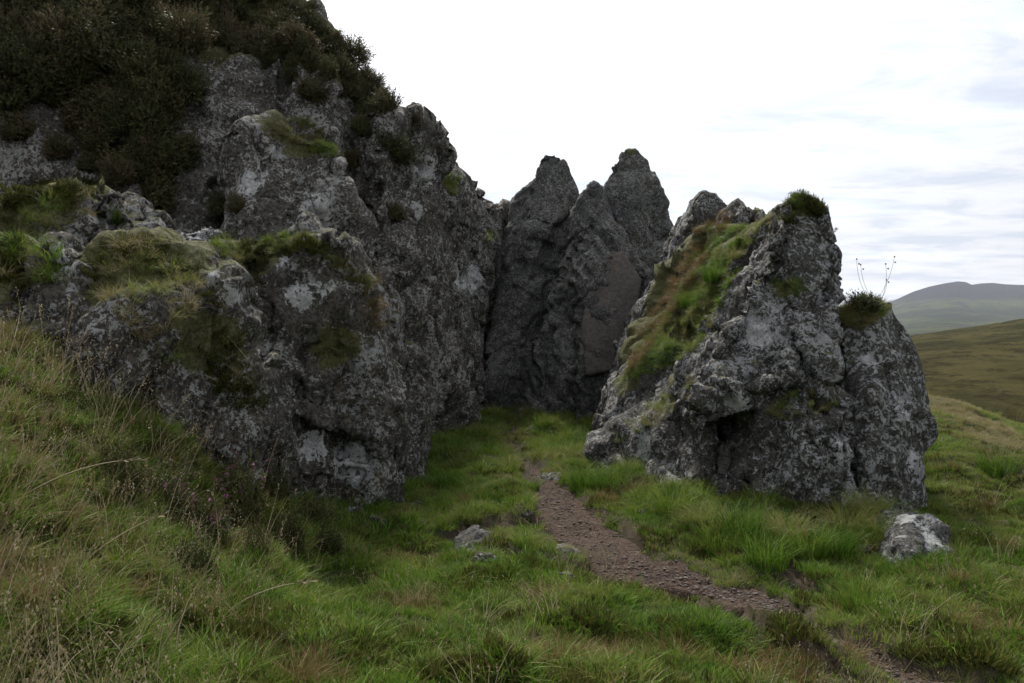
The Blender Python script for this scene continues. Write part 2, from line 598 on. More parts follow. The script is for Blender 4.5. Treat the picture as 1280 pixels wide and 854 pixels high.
GREEN = [(0.0, (0.030, 0.066, 0.008)), (0.25, (0.070, 0.145, 0.013)), (0.46, (0.120, 0.195, 0.022)), (0.64, (0.180, 0.195, 0.045)),
         (0.82, (0.195, 0.155, 0.070)), (1.0, (0.230, 0.190, 0.110))]
M_GRASS = grass_mat('grass_blade', GREEN)
M_MOSS = grass_mat('moss_shoot', [(0.0, (0.022, 0.026, 0.006)), (0.5, (0.060, 0.066, 0.014)), (1.0, (0.13, 0.125, 0.030))], 0.2)
M_RUST = grass_mat('rust_grass_blade', [(0.0, (0.055, 0.060, 0.014)), (0.4, (0.11, 0.085, 0.030)), (0.7, (0.16, 0.095, 0.042)), (1.0, (0.22, 0.15, 0.08))])
M_STRAW = grass_mat('straw_stem', [(0.0, (0.13, 0.105, 0.050)), (0.5, (0.21, 0.17, 0.095)), (1.0, (0.33, 0.28, 0.19))], 0.25)
M_HEATH = grass_mat('heather_leaf', [(0.0, (0.020, 0.025, 0.009)), (0.40, (0.042, 0.048, 0.017)), (0.65, (0.066, 0.066, 0.025)), (0.85, (0.080, 0.064, 0.032)),
                                     (1.0, (0.11, 0.078, 0.048))], 0.25)
M_HGREEN = grass_mat('heather_shoot', [(0.0, (0.020, 0.026, 0.008)), (0.5, (0.045, 0.052, 0.016)), (1.0, (0.095, 0.085, 0.030))], 0.25)


def plain_mat(name, col, rough=0.8, var=0.3):
    m, g, out = new_mat(name)
    tc = g.n('ShaderNodeTexCoord').outputs['Object']
    c = g.mix(g.math('MULTIPLY', g.noise(tc, 30, 5, 0.6), 1.0), tuple(v * (1 - var) for v in col), tuple(v * (1 + var) for v in col))
    bs = g.n('ShaderNodeBsdfPrincipled')
    g.l(c, bs.inputs['Base Color'])
    bs.inputs['Roughness'].default_value = rough
    g.l(bs.outputs[0], out.inputs[0])
    return m


M_STEM = plain_mat('woody_stem', (0.045, 0.034, 0.024))
M_PINK = plain_mat('heather_flower', (0.24, 0.065, 0.17))
M_SEED = plain_mat('seed_head', (0.055, 0.040, 0.026))
M_DRY = plain_mat('dry_stalk', (0.26, 0.21, 0.13))


def hill_mat(name, cols, s, top=None):
    m, g, out = new_mat(name)
    tc = g.n('ShaderNodeTexCoord').outputs['Object']
    mp = g.n('ShaderNodeMapping')
    mp.inputs['Scale'].default_value = (1.0, 0.55, 2.5)
    g.l(tc, mp.inputs['Vector'])
    a = g.noise(mp.outputs[0], s, 7, 0.62, 0.4)
    b = g.noise(mp.outputs[0], s * 5.3, 7, 0.7, 0.5)
    d = g.noise(tc, s * 22, 6, 0.75)
    c = g.mix(g.ramp(a, 0.36, 0.60), cols[0], cols[1])
    c = g.mix(g.math('MULTIPLY', g.ramp(b, 0.47, 0.62), 0.75), c, cols[2])
    c = g.mix(g.math('MULTIPLY', g.ramp(d, 0.48, 0.66), 0.6), c, cols[3])
    bs = g.n('ShaderNodeBsdfPrincipled')
    g.l(c, bs.inputs['Base Color'])
    if top:
        sx = g.n('ShaderNodeSeparateXYZ')
        g.l(tc, sx.inputs[0])
        hz = g.math('ADD', sx.outputs[2], g.math('MULTIPLY', g.math('SUBTRACT', a, 0.5), 90.0))
        nd = g.mix(g.math('MULTIPLY', g.ramp(hz, top[0], top[1]), 0.85), c, top[2])
        g.l(nd, bs.inputs['Base Color'])
    bs.inputs['Roughness'].default_value = 1.0
    bs.inputs['Specular IOR Level'].default_value = 0.0
    bp = g.n('ShaderNodeBump')
    bp.inputs['Strength'].default_value = 0.8
    bp.inputs['Distance'].default_value = 0.25 / s
    g.l(g.math('ADD', b, d), bp.inputs['Height'])
    g.l(bp.outputs[0], bs.inputs['Normal'])
    g.l(bs.outputs[0], out.inputs[0])
    return m


# ------------------------------------------------------------------ ground sheet
def build_ground():
    ang = np.concatenate((np.linspace(-180, -52, 60, endpoint=False), np.linspace(-52, 52, 620, endpoint=False), np.linspace(52, 180, 61)))
    ang = np.radians(ang)
    rad = np.concatenate(([0.0], np.geomspace(1.0, 40, 300), np.geomspace(41.5, 7000, 60)))
    rr, aa = np.meshgrid(rad, ang, indexing='ij')
    x, y = (rr * np.sin(aa)).ravel(), (rr * np.cos(aa)).ravel()
    pd = path_dist(x, y)
    z = ground_z(x, y, pd)
    o = mesh_obj('ground', np.c_[x, y, z], grid_faces(len(rad), len(ang)), ground_mat())
    soil = 1 - sstep(pd, -0.02, 0.22)
    fn = fbm(np.c_[x * 1.3, y * 1.3, x * 0], 3, 77)
    soil = np.maximum(soil, sstep(fn, 0.42, 0.55) * 0.7)
    soil = np.maximum(soil, scar_field(x, y)[1])
    at = o.data.attributes.new('soil', 'FLOAT', 'POINT')
    at.data.foreach_set('value', soil.astype(np.float32))
    return tag(o, kind='structure')


ground = build_ground()


def build_path():
    c = catmull(PATHC[:, :2], 4)
    w = np.interp(np.linspace(0, 1, len(c)), np.linspace(0, 1, len(PATHC)), PATHC[:, 2])
    t = np.gradient(c, axis=0)
    t /= np.linalg.norm(t, axis=1)[:, None]
    nn = np.c_[t[:, 1], -t[:, 0]]
    cols = np.linspace(-1, 1, 36)
    xs = (c[:, None, 0] + nn[:, None, 0] * cols[None] * (w[:, None] + 0.28)).ravel()
    ys = (c[:, None, 1] + nn[:, None, 1] * cols[None] * (w[:, None] + 0.28)).ravel()
    pd = path_dist(xs, ys)
    z = base_z(xs, ys) - 0.085 + 0.035 * fbm(np.c_[xs * 7, ys * 7, xs * 0], 4, 5) + 0.02 * noise3(np.c_[xs * 2.2, ys * 2.2, xs * 0], 9)
    z -= 0.14 * sstep(pd, -0.02, 0.06)
    return tag(mesh_obj('path', np.c_[xs, ys, z], grid_faces(len(c), 36), path_mat()), kind='structure')


path = build_path()

# ------------------------------------------------------------------ moor and far hills
M_MOOR = hill_mat('moor', ((0.046, 0.044, 0.018), (0.105, 0.090, 0.036), (0.034, 0.024, 0.015), (0.080, 0.090, 0.028)), 0.042)
M_HILL = hill_mat('far_hill_turf', ((0.045, 0.058, 0.024), (0.115, 0.135, 0.045), (0.046, 0.032, 0.030), (0.030, 0.038, 0.018)), 0.0026, (72, 98, (0.040, 0.030, 0.036)))


def build_moor():
    k = np.linspace(-0.12, 1.25, 280)          # x / y
    Y = np.concatenate((np.geomspace(45, 330, 210), np.linspace(335, 650, 40)))
    kk, YY = np.meshgrid(k, Y)
    top = np.interp(kk, [-0.12, 0.2, 0.46, 0.60, 0.75, 1.25], [-16, -9, -1.8, 4.6, 9.5, 16])
    s = sstep(YY, 48, 320) * 0.55 + 0.45 * np.clip((YY - 45) / 275, 0, 1)
    lowz = -7.2
    z = lowz + (top - lowz) * s
    z -= 0.00035 * np.maximum(YY - 330, 0) ** 2
    x = (kk * YY).ravel()
    y = YY.ravel()
    p = np.c_[x, y, x * 0]
    z = z.ravel() + 1.1 * fbm(p * 0.03, 4, 3) + 0.55 * fbm(p * 0.22, 3, 8) * sstep(y, 45, 80) + 0.28 * fbm(p * 0.9, 2, 12)
    return tag(mesh_obj('moor', np.c_[x, y, z], grid_faces(len(Y), len(k)), M_MOOR), kind='structure')


def build_far_hill():
    px = np.linspace(760, 1900, 420)
    k = (px - 640) / F
    sky_y = np.interp(px, [760, 960, 1060, 1108, 1122, 1140, 1160, 1180, 1197, 1207, 1214, 1225, 1240, 1255, 1280, 1330, 1400, 1600, 1900],
                      [424, 412, 392, 379, 374, 365, 358, 354, 351.5, 352.5, 356, 354.5, 353.5, 355.5, 356.5, 350, 356, 372, 395])
    T = np.linspace(0, 1, 120)
    rows = []
    Y0, Y1 = 800.0, 2800.0
    for t in T:
        Y = Y0 + (Y1 - Y0) * t
        yy = 426 + (sky_y - 426) * (t ** 1.25)
        rows.append(np.c_[k * Y, np.full(len(k), Y), CAMZ + (HZ - yy) / F * Y])
    for t in (0.1, 0.4, 1.0):
        Y = Y1 + 900 * t
        rows.append(np.c_[k * Y, np.full(len(k), Y), CAMZ + (HZ - sky_y) / F * Y1 - 160 * t ** 1.3])
    v = np.concatenate(rows)
    p = v * np.array((1, 1, 0))
    v[:, 2] += (5 * fbm(p * 0.004, 4, 3) + 1.5 * fbm(p * 0.02, 3, 6)) * sstep(v[:, 1], 800, 1300) * 0.8
    return tag(mesh_obj('hill', v, grid_faces(len(rows), len(k)), M_HILL), kind='structure')


moor = build_moor()
hill = build_far_hill()

# ------------------------------------------------------------------ rocks
ROCKS = []          # every mesh a plant can stand on


def hull_pts(spec, back=0.0, shrink=0.85, drop=0.0):
    pts = [P(*t) if len(t) == 3 else np.array(t[:3]) for t in spec]
    pts = np.array(pts)
    if back:
        c = pts.mean(0)
        z0 = pts[:, 2].min()
        b = pts.copy()
        b[:, 0] = c[0] + (b[:, 0] - c[0]) * shrink
        b[:, 1] = pts[:, 1].mean() + back + (pts[:, 1] - pts[:, 1].mean()) * 0.4
        b[:, 2] = z0 + (b[:, 2] - z0) * (0.5 + 0.5 * shrink)
        pts = np.vstack((pts, b))
    return pts


def rock(name, hulls, mat, voxel=0.03, parent=None, seed=1, amp=1.0, cell=0.8, dip=(0.25, 0.1, 1.0), lichen=(), moss=(), rough=1.0, warp=1.0, ledge=0.62, broken=0.42):
    """convex blocks fused, then broken along joints and weathered"""
    bm = bmesh.new()
    for pts in hulls:
        vs = [bm.verts.new(tuple(p)) for p in pts]
        r = bmesh.ops.convex_hull(bm, input=vs)
        junk = list(set(e for e in r['geom_interior'] + r['geom_unused'] if isinstance(e, bmesh.types.BMVert)))
        if junk:
            bmesh.ops.delete(bm, geom=junk, context='VERTS')
    me = bpy.data.meshes.new(name)
    bm.to_mesh(me)
    bm.free()
    o = bpy.data.objects.new(name, me)
    COL.objects.link(o)
    md = o.modifiers.new('r', 'REMESH')
    md.mode, md.voxel_size, md.adaptivity = 'VOXEL', voxel, 0.0
    dg = bpy.context.evaluated_depsgraph_get()
    me2 = bpy.data.meshes.new_from_object(o.evaluated_get(dg))
    o.modifiers.clear()
    o.data = me2
    bpy.data.meshes.remove(me)
    me2.name = name
    n = len(me2.vertices)
    v = np.empty(n * 3, np.float32)
    me2.vertices.foreach_get('co', v)
    v = v.reshape(-1, 3)
    # big warp so that no block keeps a flat saw-cut face
    w = np.stack([fbm(v * 0.9 + 31 * k, 3, seed * 5 + k) for k in range(3)], 1)
    v = v + w * 0.11 * amp * warp

    def normals():
        me2.vertices.foreach_set('co', v.astype(np.float32).ravel())
        me2.update()
        a = np.empty(n * 3, np.float32)
        me2.vertex_normals.foreach_get('vector', a)
        return a.reshape(-1, 3)

    # joint blocks: tilted cells along the bedding
    d = Vector(dip).normalized()
    rot = np.array(d.to_track_quat('Z', 'Y').to_matrix())
    brk = broken + 0.75 * sstep(noise3(v * 0.75 + 3, seed + 99) + 0.5 * noise3(v * 1.9, seed + 98), -0.25, 0.40)
    for k, (s, A) in enumerate(((cell * 1.25, 0.27), (cell * 0.55, 0.18), (cell * 0.25, 0.100), (0.10, 0.036))):
        nn = normals()
        q = (v + 0.10 * s * np.stack([noise3(v / s * 0.8 + 9 * j, seed + 40 + j) for j in range(3)], 1)) @ rot
        an = 0.7 * k + seed
        rz = np.array(((math.cos(an), -math.sin(an), 0), (math.sin(an), math.cos(an), 0), (0, 0, 1)), np.float32)
        q = (q @ rz) / np.array((s * 0.8, s * 0.8, s * 1.7), np.float32) + k * 3.7
        disp = A * amp * facet(q, seed * 7 + k) * (brk if k > 1 else 1.0)
        v = v + nn * disp[:, None]
    # ledges along the bedding: saw-tooth steps that come and go
    nn = normals()
    ds = (v @ np.array(d, np.float32)) + 0.16 * noise3(v * 1.7, seed + 90) + 0.05 * noise3(v * 6, seed + 91)
    for per, A in ((cell * 0.62, 0.105), (cell * 0.23, 0.045)):
        t = ds / per + 0.35 * facet(v / (per * 1.6), seed + 95)
        saw = t - np.floor(t)
        saw = np.where(saw < 0.86, saw / 0.86, (1 - saw) / 0.14)
        on = sstep(noise3(v / (per * 2.2) + 7, seed + 93), -0.25, 0.3)
        v = v - nn * (A * ledge * amp * on * brk * (saw - 0.4))[:, None]
    # open joints, broken off here and there
    nn = normals()
    q = (v + 0.06 * np.stack([noise3(v * 3 + 5 * j, seed + 60 + j) for j in range(3)], 1)) @ rot / np.array((cell * 0.8, cell * 0.8, cell * 2.0))
    F1, F2, hh, vec = worley(q, seed * 3 + 1)
    msk = sstep(noise3(v * 1.1, seed + 77), -0.3, 0.15)
    v = v + nn * (-0.13 * amp * msk * (1 - sstep(F2 - F1, 0.0, 0.10)) + 0.09 * amp * (_f01(hh) - 0.5))[:, None]
    nn = normals()
    disp = amp ** 0.5 * rough * (0.030 * fbm(v * 3.2, 3, seed + 3) + 0.024 * fbm(v * 8.5, 3, seed + 4, 0.55) + 0.012 * fbm(v * 24.0, 2, seed + 5)) * (0.35 + 0.75 * brk)
    v = v + nn * disp[:, None]
    nn = normals()
    for key, lst in (('lichen', lichen), ('moss', moss)):
        a = np.zeros(n, np.float32)
        for px, py, Y, rad in lst:
            c = P(px, py, Y)
            dd = v - c
            dd[:, 1] *= 0.5
            a = np.maximum(a, 1 - sstep(np.sqrt((dd ** 2).sum(1)), rad * 0.45, rad * 1.25))
        at = me2.attributes.new(key, 'FLOAT', 'POINT')
        at.data.foreach_set('value', a)
    me2.polygons.foreach_set('use_smooth', [True] * len(me2.polygons))
    me2.materials.clear()
    me2.materials.append(mat)
    o.parent = parent
    ROCKS.append(o)
    return o


def empty(name, loc):
    o = bpy.data.objects.new(name, None)
    o.empty_display_size = 0.2
    o.location = loc
    COL.objects.link(o)
    return o


def thing(name, label, cat, group=None):
    # rock meshes are laid out in world metres, so the parent stays at the origin of the ground
    return tag(empty(name, (0, 0, 0)), label, cat, group)


H = hull_pts
# --- big right-hand crag
crag = thing('rock_crag', 'lichen-speckled grey pyramid crag with a grassy crown beside the path', 'rock')
rock('main_block', [
    H([(1003, 236, 8.9), (985, 248, 8.75), (1038, 258, 8.9), (1054, 290, 8.8), (1066, 350, 8.7), (945, 318, 8.7), (905, 395, 8.45), (872, 462, 8.15), (862, 505, 8.0),
       (868, 540, 8.05), (1000, 470, 7.75), (1050, 500, 7.75), (1060, 420, 8.3)], 1.5),
    H([(890, 552, 8.25), (1000, 480, 7.75), (1070, 500, 7.75), (1085, 600, 7.5), (1070, 700, 7.45), (985, 700, 7.35), (905, 690, 7.75), (885, 600, 8.05),
       (948, 572, 7.85), (1040, 540, 7.45), (1020, 590, 7.3)], 1.4),
    H([(872, 500, 9.0), (960, 380, 9.2), (1060, 430, 9.1), (1070, 690, 8.7), (868, 690, 8.9)], 0.9)],
    M_CRAG, 0.025, crag, 3, 0.78, 1.0, (-0.55, 0.15, 1.0), broken=0.5, ledge=0.7, lichen=[(945, 420, 8.3, 0.18), (1060, 560, 7.6, 0.18), (920, 505, 8, 0.15)], moss=[(1003, 245, 8.9, 0.25)])
rock('side_block', [
    H([(1045, 388, 8.6), (1075, 374, 8.6), (1114, 378, 8.7), (1132, 416, 8.7), (1150, 462, 8.7), (1169, 508, 8.6), (1173, 545, 8.5), (1152, 576, 8.4), (1100, 640, 7.9),
       (1050, 560, 8.0), (1090, 500, 8.05)], 1.3, 0.9),
    H([(1080, 560, 7.9), (1150, 570, 8.3), (1156, 600, 8.3), (1146, 690, 8.2), (1090, 700, 7.8), (1060, 690, 7.8)], 1.2)],
    M_CRAG, 0.025, crag, 5, 0.52, 0.85, (0.35, 0.1, 1.0), broken=0.6, ledge=0.7, lichen=[(1110, 515, 8.3, 0.22), (1128, 572, 8.3, 0.16), (1075, 395, 8.5, .12), (1090, 450, 8.3, .12)])
rock('side_slab', [
    H([(742, 560, 10.3), (775, 532, 10.2), (815, 505, 9.6), (872, 470, 8.9), (895, 520, 8.4), (905, 620, 8.2), (860, 660, 8.3), (800, 650, 9.0), (740, 620, 10.2)], 1.4),
    H([(752, 530, 11.2), (765, 480, 11.4), (790, 440, 11.4), (840, 440, 10.6), (862, 450, 10.0), (820, 560, 9.9), (752, 590, 11.0)], 1.3)],
    M_CRAG, 0.028, crag, 7, 0.5, 0.9, (-0.6, 0.2, 0.8), lichen=[(810, 560, 9.6, 0.2)], moss=[(830, 490, 9.6, .25), (780, 470, 11, .3)])
rock('grassy_saddle', [
    H([(775, 500, 11.6), (790, 440, 12), (822, 380, 12.6), (845, 325, 12.8), (880, 290, 12.6), (930, 280, 11.8), (965, 276, 10.6), (985, 262, 9.8), (960, 330, 9.6),
       (920, 400, 9.4), (880, 460, 9.3), (860, 500, 9.6), (790, 530, 11.2)], 1.8)],
    M_BOULD, 0.04, crag, 9, 0.8, 0.9, (-0.4, 0.2, 1.0), moss=[(870, 380, 11.5, 1.6), (930, 310, 10.8, .8)])
knob = tag(rock('rounded_rock', [
    H([(838, 330, 13.4), (848, 290, 13.4), (862, 258, 13.4), (880, 238, 13.4), (896, 241, 13.4), (912, 262, 13.4), (915, 320, 13.2), (860, 360, 13.0)], 1.6)],
    M_CRAG, 0.035, None, 13, 0.42, 0.6, (-0.5, 0.1, 1.0)), 'rounded bare grey rock knob standing above the rust-brown grass', 'rock')
knob2 = tag(rock('rounded_rock', [
    H([(908, 285, 12.4), (914, 266, 12.4), (930, 255, 12.4), (952, 259, 12.3), (962, 270, 12.2), (960, 295, 12.1), (915, 310, 12.2)], 1.0)],
    M_BOULD, 0.035, None, 14, 0.55, 0.5), 'low flat-topped mossy rock between the bare knob and the grassy crown', 'rock')
# --- pinnacles
pin1 = thing('rock_pinnacle', 'dark rock pinnacle with a blunt knobbed tip beside the cliff', 'rock')
rock('body', [
    H([(642, 256, 17.6), (652, 238, 17.6), (668, 229, 17.6), (706, 238, 17.4), (722, 256, 17.4), (716, 330, 17.2), (690, 430, 16.9), (655, 570, 16.6), (602, 570, 16.4),
       (600, 480, 16.6), (612, 400, 17.0), (626, 320, 17.4), (668, 320, 16.9)], 1.9, 0.75),
    H([(639, 275, 17.6), (644, 246, 17.6), (655, 236, 17.6), (668, 234, 17.6), (676, 300, 17.3), (636, 330, 17.3)], 0.9)],
    M_PINN, 0.038, pin1, 21, 0.62, 0.9, (0.35, 0.1, 1.0), ledge=0.9, warp=0.4, broken=0.7)
rock('tip', [H([(660, 250, 17.5), (668, 212, 17.5), (674, 198, 17.5), (686, 191, 17.5), (701, 195, 17.5), (709, 208, 17.4), (715, 226, 17.4), (722, 254, 17.3), (690, 280, 17.0), (655, 270, 17.3)], 1.1, 0.8)],
     M_PINN, 0.035, pin1, 22, 0.3, 0.7, ledge=0.5, warp=0.4)
pin2 = thing('rock_pinnacle', 'taller pointed rock pinnacle with a smooth brown slab on its face', 'rock')
rock('upper_body', [
    H([(780, 188, 16.4), (792, 186, 16.4), (766, 204, 16.3), (805, 194, 16.4), (819, 214, 16.4), (820, 235, 16.4), (832, 262, 16.3), (844, 296, 16.2), (840, 340, 16.0), (790, 360, 15.9),
       (742, 270, 16.2), (750, 236, 16.4), (790, 270, 15.9)], 1.5, 0.8)],
    M_PINN, 0.036, pin2, 24, 0.42, 0.9, (-0.55, 0.2, 1.0), moss=[(786, 186, 16.4, .16)], ledge=0.7, warp=0.4, broken=0.5)
rock('lower_body', [
    H([(720, 264, 16.3), (734, 246, 16.2), (746, 240, 16.1), (776, 288, 15.55), (812, 345, 15.35), (826, 352, 15.6), (800, 430, 15.0), (772, 570, 14.6),
       (640, 570, 15.6), (648, 500, 15.9), (672, 430, 16.2), (700, 340, 16.4), (740, 330, 15.25), (722, 480, 14.75), (710, 570, 14.6)], 1.6, 0.8),
    H([(727, 262, 16.1), (738, 238, 16.2), (745, 229, 16.2), (753, 234, 16.2), (758, 275, 16.0), (724, 300, 16.0)], 0.6)],
    M_PINN, 0.036, pin2, 26, 0.6, 0.8, (-0.75, 0.2, 0.8), ledge=0.9, warp=0.35, broken=0.7)
tag(rock('slab_face', [H([(734, 370, 15.05), (752, 322, 15.3), (778, 312, 15.4), (803, 348, 15.2), (794, 400, 14.98), (770, 462, 14.72), (732, 470, 14.62), (728, 420, 14.85)], 0.7)],
         M_SLAB, 0.035, pin2, 25, 0.22, 1.4, (-0.5, 0, 1), rough=0.35, ledge=0.3), 'smooth brown slab with a thin crack')
rib = tag(rock('rock_rib', [
    H([(752, 500, 13.6), (770, 440, 13.9), (800, 385, 14.2), (828, 330, 14.4), (850, 318, 14.0), (842, 370, 13.4), (800, 450, 12.8), (785, 520, 12.6), (748, 560, 13.2)], 1.4)],
    M_CRAG, 0.038, None, 27, 0.5, 0.6, (-0.6, 0.1, 0.9)), 'narrow slanting rock rib between the slabby pinnacle and the grassy saddle', 'rock')
# --- left cliff
cliff = thing('cliff', 'tall grey cliff with dark heather growing over its top', 'cliff')
rock('heather_brow', [
    H([(-200, 330, 8.9), (-200, 120, 9.3), (-200, -160, 11.5), (120, -120, 12.3), (362, 2, 12.2), (425, 40, 11.9), (462, 84, 11.6), (490, 128, 11.4), (505, 160, 11.4),
       (492, 420, 10.9), (490, 600, 10.7), (300, 560, 9.9), (300, 160, 10.35), (200, 75, 10.3), (150, 560, 9.4), (-100, 560, 8.9), (400, 110, 10.9),
       (-9.0, 17, 6.5, 0), (-2.3, 16, 4.4, 0), (-4.6, 17.5, 6.3, 0), (-9, 17, 0, 0), (-2.3, 16, 0, 0)])],
    M_CLIFF, 0.056, cliff, 31, 1.1, 1.1, (0.3, 0.1, 1.0), lichen=[(75, 60, 10.2, .15)], moss=[(20, 40, 10.2, 1.0), (110, 60, 10.3, 0.9), (160, 130, 10.1, 0.6), (180, 190, 9.9, .35), (230, 20, 11, 1.0), (320, 20, 11.4, .8), (400, 60, 11.4, .6), (450, 95, 11.4, .45)])
rock('ledge_block', [
    H([(292, 200, 9.45), (305, 170, 9.6), (335, 152, 9.7), (415, 180, 9.7), (436, 232, 9.6), (462, 320, 9.6), (484, 390, 9.7), (480, 560, 9.7), (290, 560, 9.1), (285, 300, 9.2), (360, 330, 9.0)], 1.8)],
    M_CLIFF, 0.032, cliff, 33, 0.9, 0.8, (0.3, 0.1, 1.0), broken=0.55, lichen=[(320, 235, 9.4, .25), (345, 190, 9.4, .12), (400, 260, 9.3, .2)], moss=[(380, 160, 9.7, .4)])
for i, sp in enumerate([
    [(470, 150, 11.0), (516, 152, 11.7), (541, 185, 12.4), (550, 212, 12.9), (553, 330, 12.6), (545, 430, 12.2), (535, 570, 11.9), (480, 570, 10.7), (472, 330, 10.7)],
    [(530, 200, 12.6), (556, 214, 13.6), (575, 222, 14.3), (582, 240, 14.6), (582, 380, 14.2), (578, 560, 13.8), (520, 560, 12.3), (525, 350, 12.4)],
    [(560, 236, 14.4), (580, 226, 15.2), (594, 224, 15.6), (606, 246, 16.2), (610, 380, 16.0), (598, 560, 15.6), (555, 560, 13.9), (556, 380, 14.1)],
    [(596, 262, 16.2), (612, 254, 17.2), (636, 268, 18.8), (660, 290, 20.5), (650, 420, 20.0), (620, 580, 18.5), (585, 560, 15.8)]]):
    pts = hull_pts(sp)
    bk = pts.copy()
    bk[:, 0] -= 2.6
    bk[:, 1] += 1.6
    rock('buttress', [np.vstack((pts, bk))], M_CLIFF, 0.046 if i == 3 else 0.040, cliff, 35 + i, 1.0, 0.75, (0.12, 0.05, 1.0),
         lichen=[[(528, 215, 12, .3), (520, 260, 11.5, .2)], [(574, 350, 14, .25)], [(590, 350, 15.5, .5)], []][i])
rock('foot_block', [
    H([(562, 470, 13.4), (578, 428, 13.9), (594, 440, 14.4), (596, 470, 14.5), (590, 492, 14.2), (570, 485, 13.4)], 0.8),
    H([(520, 470, 11.9), (545, 450, 12.4), (570, 480, 13.0), (592, 506, 13.6), (594, 560, 13.6), (525, 570, 11.8)], 1.3)],
    M_CLIFF, 0.032, cliff, 41, 0.7, 0.5, (0.7, 0.1, 0.7), lichen=[(582, 450, 14, .22)])
# --- outcrop and boulders in front of the cliff
front = thing('rock_outcrop', 'broad dark outcrop in front of the cliff with white lichen patches', 'rock')
rock('upper_face', [
    H([(262, 322, 7.6), (300, 305, 7.8), (365, 293, 8.0), (418, 312, 8.0), (455, 345, 8.1), (484, 400, 8.2), (505, 470, 8.2), (470, 560, 7.9), (350, 470, 7.4), (340, 400, 7.45),
       (270, 480, 6.95), (250, 380, 7.2)], 1.8)],
    M_BOULD, 0.026, front, 51, 0.75, 0.7, (0.35, 0.1, 1.0),
    broken=0.5, lichen=[(377, 370, 7.7, 0.19), (355, 328, 7.8, 0.10), (405, 362, 7.7, 0.10), (340, 440, 7.5, .12), (300, 335, 7.7, 0.06)], moss=[(300, 320, 7.6, .3), (420, 430, 7.8, .25)])
rock('lower_face', [
    H([(375, 470, 7.85), (430, 432, 8.1), (484, 445, 8.3), (500, 490, 8.4), (505, 560, 8.4), (507, 650, 8.4), (460, 670, 7.9), (380, 670, 7.4), (345, 560, 7.3)], 1.7),
    H([(190, 540, 6.3), (260, 450, 6.7), (330, 470, 7.1), (380, 560, 7.3), (400, 680, 7.2), (300, 720, 6.4), (200, 650, 6.0)], 1.5)],
    M_BOULD, 0.026, front, 52, 0.8, 0.7, (0.1, 0.1, 1.0), broken=0.5, lichen=[(240, 510, 6.5, .16), (400, 500, 7.8, .25), (440, 575, 7.8, .25), (390, 560, 7.5, .2)])
mound = tag(rock('boulder', [
    H([(95, 345, 6.1), (130, 305, 6.3), (175, 292, 6.4), (235, 312, 6.5), (272, 350, 6.5), (292, 420, 6.45), (318, 490, 6.5), (300, 600, 6.2), (180, 600, 5.7), (90, 520, 5.6),
       (120, 420, 5.75), (200, 400, 5.95)], 1.1)],
    M_BOULD, 0.024, None, 55, 0.75, 0.6, (0.5, 0.1, 0.8), lichen=[(180, 375, 6.0, .10), (290, 370, 6.4, .1), (262, 350, 6.4, .08)], moss=[(170, 310, 6.3, .5), (250, 420, 6.3, .3), (120, 340, 6.2, .3)]),
    'mossy domed boulder with straw-coloured grass stems in front of it', 'boulder')
bould_a = tag(rock('boulder', [
    H([(-90, 262, 7.3), (0, 240, 7.5), (60, 228, 7.6), (118, 222, 7.7), (148, 240, 7.7), (172, 280, 7.6), (200, 360, 7.4), (60, 380, 7.0), (-90, 400, 6.9)], 1.3)],
    M_BOULD, 0.028, None, 56, 0.7, 0.6, lichen=[(112, 226, 7.6, .06)], moss=[(20, 240, 7.5, .6)]),
    'wide moss-topped grey boulder below the heather slope', 'boulder')
bould_b = tag(rock('boulder', [
    H([(28, 330, 5.9), (45, 308, 6.0), (66, 301, 6.05), (94, 320, 6.0), (100, 360, 5.9), (95, 420, 5.7), (20, 420, 5.6)], 0.7)],
    M_BOULD, 0.022, None, 57, 0.45, 0.35, lichen=[(66, 312, 5.95, .13), (80, 330, 5.9, .08)]),
    'small white-flecked boulder beside the mossy domed one', 'boulder')
bould_c = tag(rock('boulder', [
    H([(-120, 320, 6.1), (-40, 296, 6.3), (20, 300, 6.2), (48, 320, 6.1), (50, 420, 5.7), (-120, 430, 5.5)], 0.9)],
    M_BOULD, 0.026, None, 58, 0.55, 0.45, moss=[(-10, 305, 6.2, .6)]),
    'dark moss-covered boulder at the top of the grass bank', 'boulder')
loose = tag(rock('loose_stone', [
    H([(216, 296, 7.5), (232, 286, 7.6), (262, 281, 7.7), (272, 288, 7.7), (262, 304, 7.5), (240, 310, 7.4), (222, 304, 7.4)], 0.35)],
    M_WHITE, 0.014, None, 59, 0.22, 0.25, lichen=[(245, 290, 7.6, .12)]),
    'flat pale loose stone lying on the ledge behind the domed boulder', 'stone')
small = tag(rock('small_rock', [
    H([(1122, 664, 6.55), (1140, 649, 6.65), (1164, 647, 6.65), (1186, 668, 6.45), (1210, 716, 6.2), (1198, 760, 6.05), (1136, 760, 6.05), (1132, 705, 6.2)], 0.6)],
    M_WHITE, 0.016, None, 61, 0.26, 0.4, (-0.6, 0, 0.8), lichen=[(1165, 690, 6.4, .16), (1135, 655, 6.7, .12)]),
    'small white-patched rock poking from the turf beside the crag', 'rock')
small2 = tag(rock('small_rock', [
    H([(1118, 650, 7.0), (1128, 634, 7.1), (1142, 640, 7.1), (1140, 670, 7.0), (1120, 675, 6.9)], 0.3)],
    M_WHITE, 0.016, None, 62, 0.25, 0.25), 'tiny grey rock wedged between the crag foot and the white-patched rock', 'rock')
